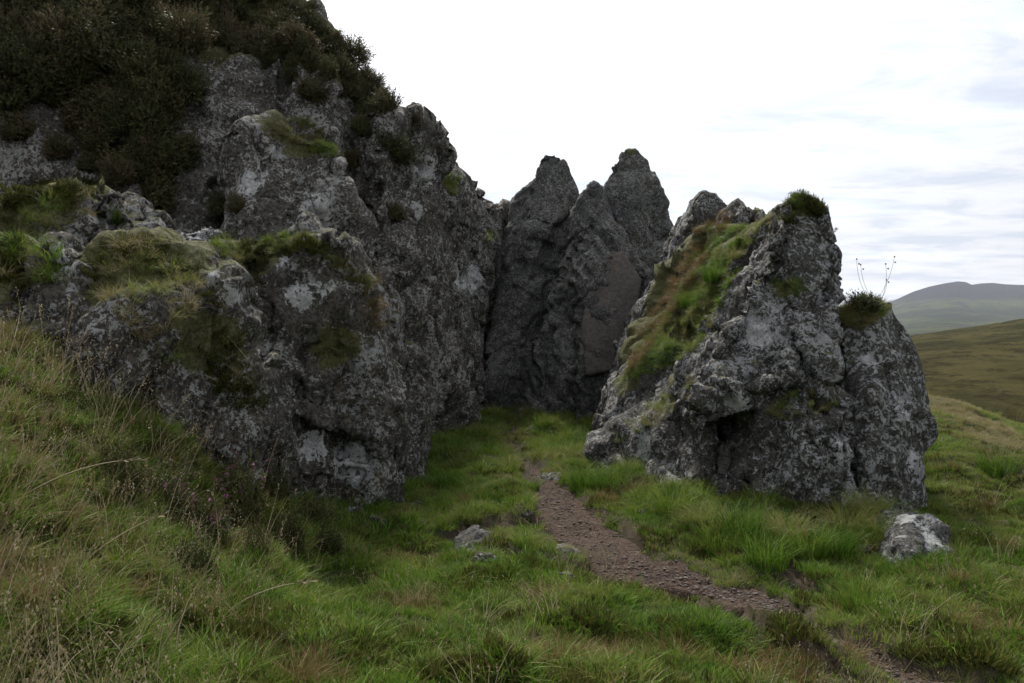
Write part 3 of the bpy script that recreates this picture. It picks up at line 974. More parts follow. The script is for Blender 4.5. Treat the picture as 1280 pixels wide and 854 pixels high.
for i, (hp, lab) in enumerate([
    ([(565, 672, 7.2), (590, 664, 7.3), (630, 672, 7.3), (650, 690, 7.0), (640, 710, 6.8), (570, 700, 6.9)], 'flat half-buried stone in the turf beside the path'),
    ([(690, 700, 6.6), (710, 690, 6.7), (728, 698, 6.7), (728, 720, 6.5), (690, 720, 6.5)], 'little dark stone at the near edge of the path'),
    ([(678, 598, 9.8), (690, 592, 9.9), (704, 595, 9.9), (706, 608, 9.7), (678, 608, 9.7)], 'grey stone on the path where it enters the gap')]):
    tag(rock('half_buried_stone', [H(hp, 0.35)], M_PINN, 0.016, None, 70 + i, 0.2, 0.3), lab, 'stone')

DEBRIS = [rock('fallen_stone', [RNG.normal(0, 1, (14, 3)) * np.array((0.10, 0.08, 0.055)) * f], M_BOULD, 0.010, None, 80 + i, 0.16, 0.2) for i, f in enumerate((1.0, 0.8, 0.65))]
ROCKS = ROCKS[:-3]

# ------------------------------------------------------------------ ray casts on what is built
bpy.context.view_layer.update()


def bvh_of(objs):
    vs, fs, off = [], [], 0
    for o in objs:
        me = o.data
        a = np.empty(len(me.vertices) * 3, np.float32)
        me.vertices.foreach_get('co', a)
        vs.append(a.reshape(-1, 3))
        fs += [tuple(i + off for i in p.vertices) for p in me.polygons]
        off += len(me.vertices)
    return BVHTree.FromPolygons(np.concatenate(vs).tolist(), fs)


BV_ROCK = bvh_of(ROCKS)
BV_GROUND = bvh_of([ground])
CAM = Vector((0, 0, CAMZ))


def cast(px, py, rocks_only=False):
    d = Vector(pdir(px, py)).normalized()
    a = BV_ROCK.ray_cast(CAM, d)
    b = (None,) * 4 if rocks_only else BV_GROUND.ray_cast(CAM, d)
    if a[0] is None and b[0] is None:
        return None
    if b[0] is None or (a[0] is not None and a[3] < b[3]):
        return np.array(a[0]), np.array(a[1]), True
    return np.array(b[0]), np.array(b[1]), False


def cast_down(px, py, rocks_only=False):
    """as cast, but steps down the picture column until it meets something"""
    for k in range(14):
        h = cast(px, py + 4 * k, rocks_only)
        if h is not None:
            return h
    return None


def in_poly(x, y, poly):
    x, y = np.asarray(x), np.asarray(y)
    ins = np.zeros(len(x), bool)
    j = len(poly) - 1
    for i in range(len(poly)):
        xi, yi = poly[i]
        xj, yj = poly[j]
        ins ^= ((yi > y) != (yj > y)) & (x < (xj - xi) * (y - yi) / (yj - yi + 1e-12) + xi)
        j = i
    return ins


def poly_samples(poly, n):
    p = np.array(poly, float)
    lo, hi = p.min(0), p.max(0)
    out = np.zeros((0, 2))
    while len(out) < n:
        q = lo + RNG.random((n * 2, 2)) * (hi - lo)
        out = np.vstack((out, q[in_poly(q[:, 0], q[:, 1], poly)]))
    return out[:n]


# ------------------------------------------------------------------ grass tufts (sources for the scattered grass)
def blades_mesh(name, n, hgt, spread, lean, width, mat, seed, seg=3, curl=0.5, seedhead=False):
    r = np.random.default_rng(seed)
    V, Fc, BL, TP = [], [], [], []
    for i in range(n):
        a = r.random() * 6.283
        rad = spread * math.sqrt(r.random())
        base = np.array((rad * math.cos(a), rad * math.sin(a), -0.03))
        h = hgt * (0.45 + 0.75 * r.random())
        la = a + r.normal(0, 0.9)
        ln = lean * (0.3 + r.random())
        out = np.array((math.cos(la), math.sin(la), 0))
        side = np.array((-math.sin(la), math.cos(la), 0))
        ta = r.random() * 3.14
        side = side * math.cos(ta) + out * math.sin(ta) * 0.8
        w = width * (0.6 + 0.8 * r.random())
        b = r.random()
        k0 = len(V)
        for s in range(seg + 1):
            t = s / seg
            c = base + np.array((0, 0, 1)) * h * (t - curl * ln * t * t * 0.5) + out * h * ln * (t * t * 0.9 + 0.1 * t)
            ww = w * (1 - t ** 1.6) * 0.5
            if s == seg:
                V.append(c)
                BL.append(b)
                TP.append(t)
            else:
                V += [c - side * ww, c + side * ww]
                BL += [b, b]
                TP += [t, t]
        for s in range(seg - 1):
            q = k0 + 2 * s
            Fc.append((q, q + 1, q + 3, q + 2))
        q = k0 + 2 * (seg - 1)
        Fc.append((q, q + 1, q + 2))
        if seedhead:
            tip = V[-1]
            for m in range(5):
                tt = tip - np.array((0, 0, 0.012)) * m + r.normal(0, 0.003, 3)
                k = len(V)
                d = r.normal(0, 0.0022, 3)
                V += [tt, tt + d + np.array((0.002, 0, 0.010)), tt - d + np.array((-0.001, 0, 0.011))]
                BL += [b] * 3
                TP += [1.0] * 3
                Fc.append((k, k + 1, k + 2))
    me = bpy.data.meshes.new(name)
    me.from_pydata([tuple(v) for v in V], [], Fc)
    for key, arr in (('blade', BL), ('tip', TP)):
        at = me.attributes.new(key, 'FLOAT', 'POINT')
        at.data.foreach_set('value', np.array(arr, np.float32))
    me.materials.append(mat)
    return me


def source(name, meshes):
    c = bpy.data.collections.new(name)
    for i, me in enumerate(meshes):
        o = bpy.data.objects.new('%s_%02d' % (name, i), me)
        c.objects.link(o)
    return c


C_SHORT = source('short_tuft', [blades_mesh('short_tuft', 75, 0.075, 0.10, 0.75, 0.007, M_GRASS, 100 + i) for i in range(5)])
C_LONG = source('long_tuft', [blades_mesh('long_tuft', 75, 0.20, 0.09, 0.85, 0.007, M_GRASS, 120 + i, 4, 0.9) for i in range(5)])
C_STRAW = source('straw_tuft', [blades_mesh('straw_tuft', 16, 0.34, 0.08, 0.6, 0.0042, M_STRAW, 140 + i, 4, 0.7, True) for i in range(4)])
C_RUST = source('rust_tuft', [blades_mesh('rust_tuft', 60, 0.22, 0.09, 0.75, 0.006, M_RUST, 160 + i, 4, 0.8) for i in range(4)])
C_MOSS = source('moss_tuft', [blades_mesh('moss_tuft', 110, 0.045, 0.09, 0.5, 0.009, M_MOSS, 180 + i, 2, 0.3) for i in range(4)])


def peb(seed):
    r = np.random.default_rng(seed)
    bm = bmesh.new()
    bmesh.ops.create_icosphere(bm, subdivisions=1, radius=1.0)
    s = np.array((1.0, 0.6 + 0.4 * r.random(), 0.3 + 0.3 * r.random()))
    for v in bm.verts:
        v.co = Vector(np.array(v.co) * s * (0.75 + 0.5 * r.random()))
    me = bpy.data.meshes.new('pebble')
    bm.to_mesh(me)
    bm.free()
    me.materials.append(M_PEB)
    return me


M_PEB = pebble_mat()
C_PEB = source('pebble_source', [peb(s) for s in range(6)])


def scatter(name, coll, pts, scl, tint, label, cat, nrm=None, lean=0.35, zs=None):
    """one object of scattered stuff: a cloud of points, each carrying a tuft"""
    n = len(pts)
    up = np.tile((0., 0., 1.), (n, 1)) if nrm is None else np.c_[nrm[:, 0] * lean, nrm[:, 1] * lean, np.full(n, 1.0)]
    up = up + RNG.normal(0, 0.10, (n, 3)) * np.array((1, 1, 0))
    up /= np.linalg.norm(up, axis=1)[:, None]
    yaw = RNG.random(n) * 6.283
    rot = np.c_[np.arcsin(np.clip(-up[:, 1], -1, 1)), np.arctan2(up[:, 0], up[:, 2]), yaw]
    # tilt applied after the spin
    eul = np.empty((n, 3), np.float32)
    for i in range(n):
        q = Vector((0, 0, 1)).rotation_difference(Vector(up[i])).to_matrix() @ Matrix.Rotation(yaw[i], 3, 'Z')
        eul[i] = q.to_euler()
    me = bpy.data.meshes.new(name)
    me.from_pydata(np.asarray(pts).tolist(), [], [])
    a = me.attributes.new('rot', 'FLOAT_VECTOR', 'POINT')
    a.data.foreach_set('vector', eul.ravel())
    s3 = np.c_[scl, scl, scl * (1 if zs is None else zs)].astype(np.float32)
    a = me.attributes.new('scl', 'FLOAT_VECTOR', 'POINT')
    a.data.foreach_set('vector', s3.ravel())
    a = me.attributes.new('tint', 'FLOAT', 'POINT')
    a.data.foreach_set('value', np.asarray(tint, np.float32))
    a = me.attributes.new('idx', 'INT', 'POINT')
    a.data.foreach_set('value', RNG.integers(0, len(coll.objects), n).astype(np.int32))
    o = bpy.data.objects.new(name, me)
    COL.objects.link(o)
    ng = bpy.data.node_groups.new(name + '_scatter', 'GeometryNodeTree')
    ng.interface.new_socket('Geometry', in_out='INPUT', socket_type='NodeSocketGeometry')
    ng.interface.new_socket('Geometry', in_out='OUTPUT', socket_type='NodeSocketGeometry')
    N = ng.nodes
    gi, go = N.new('NodeGroupInput'), N.new('NodeGroupOutput')
    ip = N.new('GeometryNodeInstanceOnPoints')
    ci = N.new('GeometryNodeCollectionInfo')
    ci.inputs['Collection'].default_value = coll
    ci.inputs['Separate Children'].default_value = True
    ci.inputs['Reset Children'].default_value = True
    ip.inputs['Pick Instance'].default_value = True

    def na(nm, tp):
        k = N.new('GeometryNodeInputNamedAttribute')
        k.data_type = tp
        k.inputs['Name'].default_value = nm
        return k.outputs['Attribute']
    L = ng.links.new
    L(gi.outputs[0], ip.inputs['Points'])
    L(ci.outputs[0], ip.inputs['Instance'])
    L(na('idx', 'INT'), ip.inputs['Instance Index'])
    e2r = N.new('FunctionNodeEulerToRotation')
    L(na('rot', 'FLOAT_VECTOR'), e2r.inputs[0])
    L(e2r.outputs[0], ip.inputs['Rotation'])
    L(na('scl', 'FLOAT_VECTOR'), ip.inputs['Scale'])
    L(ip.outputs[0], go.inputs[0])
    md = o.modifiers.new('scatter', 'NODES')
    md.node_group = ng
    return tag(o, label, cat, kind='stuff')


# ---- turf over the ground
def turf_points(n, r0, r1, half):
    u = RNG.random(n)
    k = 0.55                                   # density falls as distance grows
    r = (r0 ** (2 - 2 * k) + u * (r1 ** (2 - 2 * k) - r0 ** (2 - 2 * k))) ** (1 / (2 - 2 * k))
    a = (RNG.random(n) * 2 - 1) * half
    return r * np.sin(a), r * np.cos(a)


def ground_normals(x, y):
    e = 0.08
    pz = ground_z(x, y)
    zx = (ground_z(x + e, y) - pz) / e
    zy = (ground_z(x, y + e) - pz) / e
    nn = np.c_[-zx, -zy, np.ones(len(x))]
    return pz, nn / np.linalg.norm(nn, axis=1)[:, None]


x, y = turf_points(60000, 1.6, 34, math.radians(44))
pd = path_dist(x, y)
z, nn = ground_normals(x, y)
p2 = np.c_[x, y, x * 0]
pat = fbm(p2 * 0.9, 3, 201)
pat2 = fbm(p2 * 3.0, 3, 211)
bank = sstep(-x - 0.15 * y, 0.2, 1.6) * (1 - sstep(y, 8.2, 9.5))       # rough growth on the left bank
rough_zone = np.clip(bank + sstep(pat, 0.15, 0.5) * 0.6 + sstep(y, 8, 12) * 0.25 * (x < 3), 0, 1)
keep = (pd > -0.26 * RNG.random(len(x)) ** 2.5 + 0.04 * RNG.random(len(x))) & ((pd > 0.3) | (RNG.random(len(x)) < 0.75))
keep &= ~((pat2 > 0.50) & (RNG.random(len(x)) < 0.75))
tus = tussock(x, y)
keep &= RNG.random(len(x)) > scar_field(x, y)[1] * 0.96
right = sstep(x - 0.12 * y, 2.6, 3.6)
islong = RNG.random(len(x)) < (1 - 0.75 * right) * (0.06 + 0.62 * rough_zone + 0.55 * np.maximum(tus, 0))
r = np.hypot(x, y)
dist_s = (0.85 + 0.045 * np.maximum(r - 5, 0)) * (0.55 + 0.45 * sstep(pd, -0.05, 0.25)) * (1 - 0.25 * right)
tint = 0.28 + 0.32 * pat + 0.26 * pat2 + 0.10 * RNG.normal(0, 1, len(x)) + 0.10 * bank + 0.14 * (1 - sstep(pd, 0, 0.5))
tint += 0.10 * sstep(r, 9, 25) + 0.12 * right + 0.22 * tus * sstep(fbm(p2 * 0.7 + 8, 2, 261), -0.2, 0.3)
ridge = x - np.interp(y, [9, 11.5, 15, 21, 26], [6.0, 6.9, 8.25, 10.5, 12.6])
near_r = sstep(y, 9.0, 10.5) * (x > 4)
tint += 0.36 * near_r * (1 - sstep(np.abs(ridge), 0.35, 0.9))
strip = near_r * (1 - sstep(np.abs(ridge + 1.25 + 0.03 * y), 0.15, 0.45))
tint -= 0.22 * strip
dist_s = dist_s * (1 + 0.5 * strip)
m = keep & ~islong
P3 = np.c_[x, y, z]
g_short = scatter('short_grass', C_SHORT, P3[m], (dist_s * (0.7 + 0.7 * RNG.random(len(x))))[m], np.clip(tint, 0, 1)[m], 'short green turf covering the ground round the path', 'grass', nn[m], 0.5)
m = keep & islong & (RNG.random(len(x)) < 0.85)
g_long = scatter('long_grass', C_LONG, P3[m], (dist_s * (1 - 0.18 * bank) * (0.55 + 0.65 * RNG.random(len(x))))[m], np.clip(tint + 0.07, 0, 1)[m], 'long soft tussocky grass on the bank and round the rocks', 'grass', nn[m], 0.5)
m = keep & (RNG.random(len(x)) < 0.006 + 0.11 * bank + 0.02 * sstep(pat, 0.2, 0.5)) & (r < 20)
g_straw = scatter('dry_grass', C_STRAW, P3[m], (0.6 + 0.7 * RNG.random(len(x)))[m], RNG.random(int(m.sum())), 'thin straw-coloured grass stems standing among the green', 'grass', nn[m], 0.3)
dp = fbm(p2 * 1.7 + 15, 3, 271)
m = keep & (RNG.random(len(x)) < 0.22 * bank * sstep(dp, -0.2, 0.25) + 0.6 * sstep(dp, 0.18, 0.40)) & (r < 16)
g_dead = scatter('dead_grass', C_RUST, P3[m], (0.35 + 0.45 * RNG.random(len(x)))[m], np.clip(0.55 + 0.2 * RNG.normal(0, 1, int(m.sum())), 0, 1), 'withered brown grass in patches among the green turf', 'grass', nn[m], 0.5)
pm = fbm(p2 * 1.4 + 40, 3, 231)
m = (pd > 0.1) & (pm > 0.05 - 0.25 * bank) & (r < 14) & (RNG.random(len(x)) < 0.6)
g_moss = scatter('moss', C_MOSS, P3[m] + np.array((0, 0, 0.02)), (0.9 + 0.6 * RNG.random(len(x)))[m], np.clip(0.55 + 0.1 * RNG.normal(0, 1, int(m.sum())), 0, 1), 'yellow-green cushion moss between the grass tufts', 'moss', nn[m], 0.8)

# ---- pebbles on the path
n = 5000
k = RNG.integers(0, len(PATHC) - 1, n)
t = RNG.random(n)
c = PATHC[k] * (1 - t)[:, None] + PATHC[k + 1] * t[:, None]
off = RNG.normal(0, 0.5, n) * (c[:, 2] + 0.05)
d = PATHC[k + 1, :2] - PATHC[k, :2]
d /= np.linalg.norm(d, axis=1)[:, None]
x, y = c[:, 0] + d[:, 1] * off, c[:, 1] - d[:, 0] * off
pd = path_dist(x, y)
m = pd < 0.02
x, y = x[m], y[m]
z = base_z(x, y) - 0.081 + 0.035 * fbm(np.c_[x * 7, y * 7, x * 0], 4, 5) + 0.02 * noise3(np.c_[x * 2.2, y * 2.2, x * 0], 9)
gravel = scatter('path_gravel', C_PEB, np.c_[x, y, z], 0.0035 + 0.016 * RNG.random(len(x)) ** 7 + 0.003 * RNG.random(len(x)), RNG.random(len(x)) ** 1.5,
                 'brown-grey gravel and stone chips on the footpath', 'gravel')


# ---- grass on ledges and rock tops
def rock_turf(name, coll, regions, label, cat='grass', up=0.1):
    pts, nr, sc, ti = [], [], [], []
    for poly, cnt, s, t in regions:
        for px, py in poly_samples(poly, cnt):
            h = cast(px, py, True)
            if h is None or h[1][2] < up:
                continue
            w = float(noise3(h[0][None] * 2.6, 401)[0])
            if random.random() < 0.8 * (w < -0.30):
                continue
            pts.append(h[0] - h[1] * 0.01)
            nr.append(h[1])
            sc.append(s * (0.6 + 0.8 * random.random()))
            ti.append(min(1, max(0, t + 0.45 * float(noise3(h[0][None] * 3.3 + 5, 402)[0]) + random.gauss(0, 0.08))))
    return scatter(name, coll, np.array(pts), np.array(sc), np.array(ti), label, cat, np.array(nr), 0.9)


rock_turf('ledge_grass', C_LONG, [
    ([(965, 268), (985, 246), (1003, 232), (1035, 250), (1050, 282), (1020, 262), (985, 268), (950, 290)], 420, 0.30, 0.60),
    ([(880, 285), (945, 282), (975, 262), (930, 320), (905, 375), (880, 425), (845, 455), (800, 470), (775, 480), (800, 430), (850, 360), (865, 310)], 1500, 0.42, 0.46),
    ([(1045, 395), (1060, 362), (1100, 362), (1108, 388), (1070, 410)], 260, 0.5, 0.66),
    ([(965, 350), (1005, 345), (1010, 365), (970, 372)], 60, 0.4, 0.45),
    ([(950, 520), (985, 490), (1050, 485), (1045, 510), (980, 525)], 70, 0.42, 0.66),
    ([(845, 480), (870, 465), (860, 500), (800, 545), (760, 560), (770, 535)], 110, 0.45, 0.6),
    ([(325, 150), (375, 145), (420, 175), (430, 205), (400, 190), (330, 165)], 330, 0.42, 0.62),
    ([(275, 315), (330, 295), (380, 290), (420, 310), (460, 350), (475, 395), (440, 350), (380, 308), (290, 325)], 260, 0.38, 0.6),
    ([(555, 215), (572, 222), (568, 245), (558, 240)], 60, 0.6, 0.5),
    ([(600, 290), (615, 285), (620, 305), (602, 310)], 50, 0.6, 0.5),
    ([(270, 290), (300, 285), (290, 312), (265, 312)], 40, 0.35, 0.5),
], 'tufts of green grass growing on the rock ledges and crowns')
rock_turf('ledge_moss', C_MOSS, [
    ([(0, 236), (60, 222), (130, 218), (150, 238), (60, 245), (0, 272)], 420, 0.9, 0.5),
    ([(0, 295), (45, 300), (20, 350), (0, 355)], 220, 0.9, 0.45),
    ([(100, 350), (130, 300), (200, 288), (250, 320), (280, 390), (240, 350), (170, 318), (120, 335)], 420, 0.7, 0.45),
    ([(240, 400), (300, 420), (330, 520), (260, 480)], 260, 0.8, 0.4),
    ([(275, 315), (330, 295), (380, 290), (420, 310), (380, 308), (290, 330)], 300, 0.8, 0.5),
    ([(370, 400), (440, 420), (450, 445), (380, 440)], 110, 0.7, 0.35),
    ([(965, 268), (985, 246), (1003, 232), (1035, 250), (1050, 300), (1020, 262), (985, 275), (950, 300)], 260, 0.7, 0.4),
    ([(800, 250), (825, 250), (840, 296), (820, 300)], 90, 0.5, 0.35),
], 'low olive moss on the boulder tops and rock crowns', 'moss')
rock_turf('ledge_grass_sparse', C_LONG, [
    ([(100, 350), (150, 300), (230, 300), (290, 400), (330, 520), (240, 470)], 110, 0.55, 0.78),
    ([(0, 300), (60, 300), (90, 350), (0, 350)], 60, 0.6, 0.5),
    ([(0, 250), (150, 225), (170, 270), (0, 290)], 70, 0.5, 0.6),
], 'sparse yellowish grass tufts among the moss on the boulders')
rock_turf('rust_grass', C_RUST, [
    ([(870, 285), (890, 282), (885, 320), (850, 385), (815, 440), (785, 470), (800, 420), (835, 360), (860, 315)], 420, 0.55, 0.50),
    ([(425, 312), (472, 335), (484, 400), (468, 425), (452, 372), (420, 330)], 80, 0.5, 0.38),
    ([(900, 265), (920, 270), (905, 290), (885, 285)], 60, 0.5, 0.6),
], 'rust-brown grass along the edge of the grassy saddle')

# ------------------------------------------------------------------ heather bushes
def heather_meshes(seed, n=520, rad=0.30, hgt=0.30, leaf=0.013, mat=M_HEATH):
    """upright sprigs set with tiny leaves, and woody stems below"""
    r = np.random.default_rng(seed)
    V, Fc, BL, TP = [], [], [], []
    SV, SF = [], []
    flowers = []
    lob = [(r.normal(0, 0.55), r.normal(0, 0.55), 0.35 + 0.5 * r.random()) for _ in range(7)]
    for i in range(n):
        u = r.random()
        th = r.random() * 6.283
        el = math.asin(r.random() * 1.05 - 0.05)
        d = np.array((math.cos(th) * math.cos(el), math.sin(th) * math.cos(el), math.sin(el)))
        lump = 0.52 + 0.62 * max(max(0.0, 1 - ((d[0] - a) ** 2 + (d[1] - b) ** 2) / (c * c)) for a, b, c in lob)
        end = d * np.array((rad, rad, hgt)) * lump * (0.72 + 0.45 * r.random() ** 1.5)
        start = end * 0.50 + r.normal(0, 0.02, 3)
        axis = end - start + np.array((0, 0, 0.05))
        L = np.linalg.norm(axis)
        axis /= L
        b = r.random()
        for k in range(9):
            t = (k + r.random()) / 9
            p = start + axis * L * t
            out = r.normal(0, 1, 3)
            out -= axis * (out @ axis)
            out /= np.linalg.norm(out) + 1e-6
            tip = p + (out * 0.8 + axis * 0.9) * leaf * (1.5 + r.random())
            s = np.cross(out, axis) * leaf * (0.45 + 0.35 * r.random())
            q = len(V)
            V += [p - s, p + s, tip]
            BL += [b * 0.6 + 0.4 * r.random()] * 3
            TP += [t * 0.8, t * 0.8, t]
            Fc.append((q, q + 1, q + 2))
        flowers.append(end)
        if i % 9 == 0:
            q = len(SV)
            base = np.array((end[0] * 0.15, end[1] * 0.15, -0.10))
            s = np.cross(end - base, (0.3, 0.2, 1)) 
            s = s / (np.linalg.norm(s) + 1e-6) * 0.005
            u2 = np.cross(s, end - base)
            u2 = u2 / (np.linalg.norm(u2) + 1e-6) * 0.005
            e = end * 0.85
            SV += [base + s, base - s * 0.5 + u2, base - s * 0.5 - u2, e]
            SF += [(q, q + 1, q + 3), (q + 1, q + 2, q + 3), (q + 2, q, q + 3)]
    me = bpy.data.meshes.new('heather_foliage')
    me.from_pydata([tuple(v) for v in V], [], Fc)
    for key, arr in (('blade', BL), ('tip', TP)):
        at = me.attributes.new(key, 'FLOAT', 'POINT')
        at.data.foreach_set('value', np.array(arr, np.float32))
    me.materials.append(mat)
    ms = bpy.data.meshes.new('heather_stems')
    ms.from_pydata([tuple(v) for v in SV], [], SF)
    ms.materials.append(M_STEM)
    return me, ms, flowers


def flower_mesh(ends, seed, frac=0.3):
    r = np.random.default_rng(seed)
    V, Fc = [], []
    for e in ends:
        if r.random() > frac or e[2] < 0.08:
            continue
        for k in range(9):
            p = e + np.array((0, 0, -0.05 + 0.10 * r.random())) + r.normal(0, 0.007, 3)
            q = len(V)
            for j in range(3):
                V.append(p + r.normal(0, 0.0065, 3))
            Fc.append((q, q + 1, q + 2))
    me = bpy.data.meshes.new('heather_flowers')
    me.from_pydata([tuple(v) for v in V], [], Fc)
    me.materials.append(M_PINK)
    return me


# the leaf materials read the tint of scattered tufts; bushes carry no such value, so shift it in their own copies
def own_tint(mat, val):
    m = mat.copy()
    for nd in m.node_tree.nodes:
        if nd.type == 'ATTRIBUTE' and nd.attribute_name == 'tint':
            v = m.node_tree.nodes.new('ShaderNodeObjectInfo')
            mp = m.node_tree.nodes.new('ShaderNodeMapRange')
            m.node_tree.links.new(v.outputs['Random'], mp.inputs[0])
            mp.inputs[3].default_value, mp.inputs[4].default_value = val
            for lk in list(nd.outputs['Fac'].links):
                m.node_tree.links.new(mp.outputs[0], lk.to_socket)
    return m


M_HEATH_B = own_tint(M_HEATH, (0.30, 0.82))
M_HGREEN_B = own_tint(M_HGREEN, (0.25, 0.65))
HP = [heather_meshes(300 + i, mat=M_HEATH_B) for i in range(5)]
HL = [heather_meshes(320 + i, n=420, rad=0.26, hgt=0.30, leaf=0.010, mat=M_HGREEN_B) for i in range(2)]


def bush(proto, loc, s, rz, label, group, tilt=None, name='heather_bush', cat='heather', sz=1.0):
    o = empty(name, tuple(loc))
    o.scale = (s * random.uniform(0.85, 1.25), s * random.uniform(0.85, 1.25), s * sz * random.uniform(0.8, 1.25))
    q = Matrix.Rotation(rz, 3, 'Z')
    if tilt is not None:
        up = Vector((tilt[0] * 0.7, tilt[1] * 0.7, max(0.35, tilt[2]) + 0.35)).normalized()
        q = Vector((0, 0, 1)).rotation_difference(up).to_matrix() @ q
    o.rotation_euler = q.to_euler()
    tag(o, label, cat, group)
    for nm, me in (('foliage', proto[0]), ('stems', proto[1])):
        c = bpy.data.objects.new(nm, me)
        COL.objects.link(c)
        c.parent = o
    return o


brow = [(-40, -40), (340, -40), (372, 2), (400, 30), (440, 42), (466, 80), (492, 122), (478, 132), (440, 118), (400, 96), (360, 100), (330, 78), (290, 60), (245, 66), (212, 92),
        (215, 130), (212, 200), (200, 235), (150, 215), (105, 190), (90, 145), (40, 135), (-40, 140)]
cand = poly_samples(brow, 1600)
rim = catmull([(352, -8), (372, 10), (400, 32), (436, 48), (458, 78), (476, 104), (492, 128)], 6)
cand = np.vstack((rim + np.array((-6, 10)), rim + np.array((-24, 22)), cand))
placed = []
for px, py in cand:
    if any((px - a) ** 2 + (py - b) ** 2 < (17 if px < 260 else 14) ** 2 for a, b in placed):
        continue
    h = cast(px, py, True)
    if h is None:
        continue
    placed.append((px, py))
    bush(HP[len(placed) % 5], h[0] - h[1] * 0.06, (0.62 + 0.38 * random.random()) * (1.25 if px < 250 else 0.85), random.random() * 6.28,
         'dark heather bush in the strip hanging down the gully beside the bare streaked rock' if py > 120 and px < 230 else
         'heather bush on the cliff-top skyline above the grey face' if px > 330 else
         'dark brown heather bush in the thicket over the cliff top', 'heather thicket over the cliff top', h[1])
for px, py, s, lab in [
    (236, 118, 1.0, 'rounded dark heather bush in the middle of the pale rock face below the thicket'),
    (388, 122, 0.8, 'dark heather bush hanging just above the grassy block on the cliff'),
    (492, 196, 0.85, 'dark heather bush in the cliff face below the skyline notch'),
    (490, 272, 0.65, 'narrow dark heather bush in the crack of the cliff below another bush'),
    (270, 270, 0.75, 'dark heather bush at the foot of the cliff behind the loose stone'),
    (190, 250, 1.15, 'rust-tinged heather bush between the mossy boulder and the cliff foot'),
    (150, 225, 0.9, 'heather bush standing behind the wide moss-topped boulder'),
    (440, 205, 0.55, 'small heather bush on the right edge of the grassy block'),
    (232, 185, 0.6, 'small dark heather bush against the light streaked rock'),
    (450, 165, 0.7, 'heather bush on the cliff corner beside the grassy block'),
    (300, 262, 0.5, 'tiny heather tuft at the ledge block foot'),
    (520, 152, 0.28, 'tiny heather sprig on the cliff skyline'),
    (30, 168, 0.8, 'heather bush against the dark rock above the wide moss-topped boulder'),
    (75, 195, 0.7, 'low heather bush just behind the top of the wide moss-topped boulder'),
    (110, 215, 0.6, 'small heather bush touching the top corner of the wide moss-topped boulder'),
    (1080, 385, 0.62, 'brown heathery tussock on the shoulder of the crag'),
    (985, 362, 0.3, 'small brown tussock on the face of the crag')]:
    h = cast_down(px, py, True)
    if h is not None:
        bush(HP[int(px) % 5], h[0], s, px, lab, None, h[1])

# low green heather with flowers on the left bank, bracken-dark growth by the outcrop foot
FL = [flower_mesh(HL[i][2], 330 + i, 0.12) for i in range(2)]
for i, (px, py, s, fl, lab) in enumerate([
    (205, 640, 0.8, True, 'dark green heather with purple flowers on the grass bank below the boulder'),
    (255, 670, 0.8, True, 'tall heather with pink flower tips at the foot of the outcrop'),
    (300, 650, 0.9, True, 'heather with faded pink flowers leaning on the outcrop'),
    (240, 720, 0.55, False, 'dark leafy heather clump below the pink-flowered one'),
    (320, 700, 0.6, False, 'dark heather clump beside the brown stems at the outcrop foot'),
    (390, 655, 0.7, False, 'low heather clump against the lower rock face'),
    (345, 625, 0.7, False, 'dark heather clump tight against the outcrop between two paler tufts'),
    (360, 690, 0.8, False, 'brown-green heather clump in the grass in front of the outcrop'),
    (285, 610, 0.6, False, 'small heather clump in the angle between the boulder and the outcrop'),
    (410, 690, 0.55, False, 'little heather clump at the edge of the green turf'),
    (150, 610, 0.7, False, 'small heather clump half hidden in long grass on the bank'),
    (90, 760, 0.4, False, 'low dark heather clump beside the moss cushions')]):
    h = cast(px, py)
    if h is None:
        continue
    o = bush(HL[i % 2], h[0] - np.array((0, 0, 0.03)), s, px * 0.7, lab, None, None, 'flowering_heather' if fl else 'heather_bush', 'heather', 1.25)
    if fl:
        c = tag(bpy.data.objects.new('flowers', FL[i % 2]), kind='stuff')
        COL.objects.link(c)
        c.parent = o

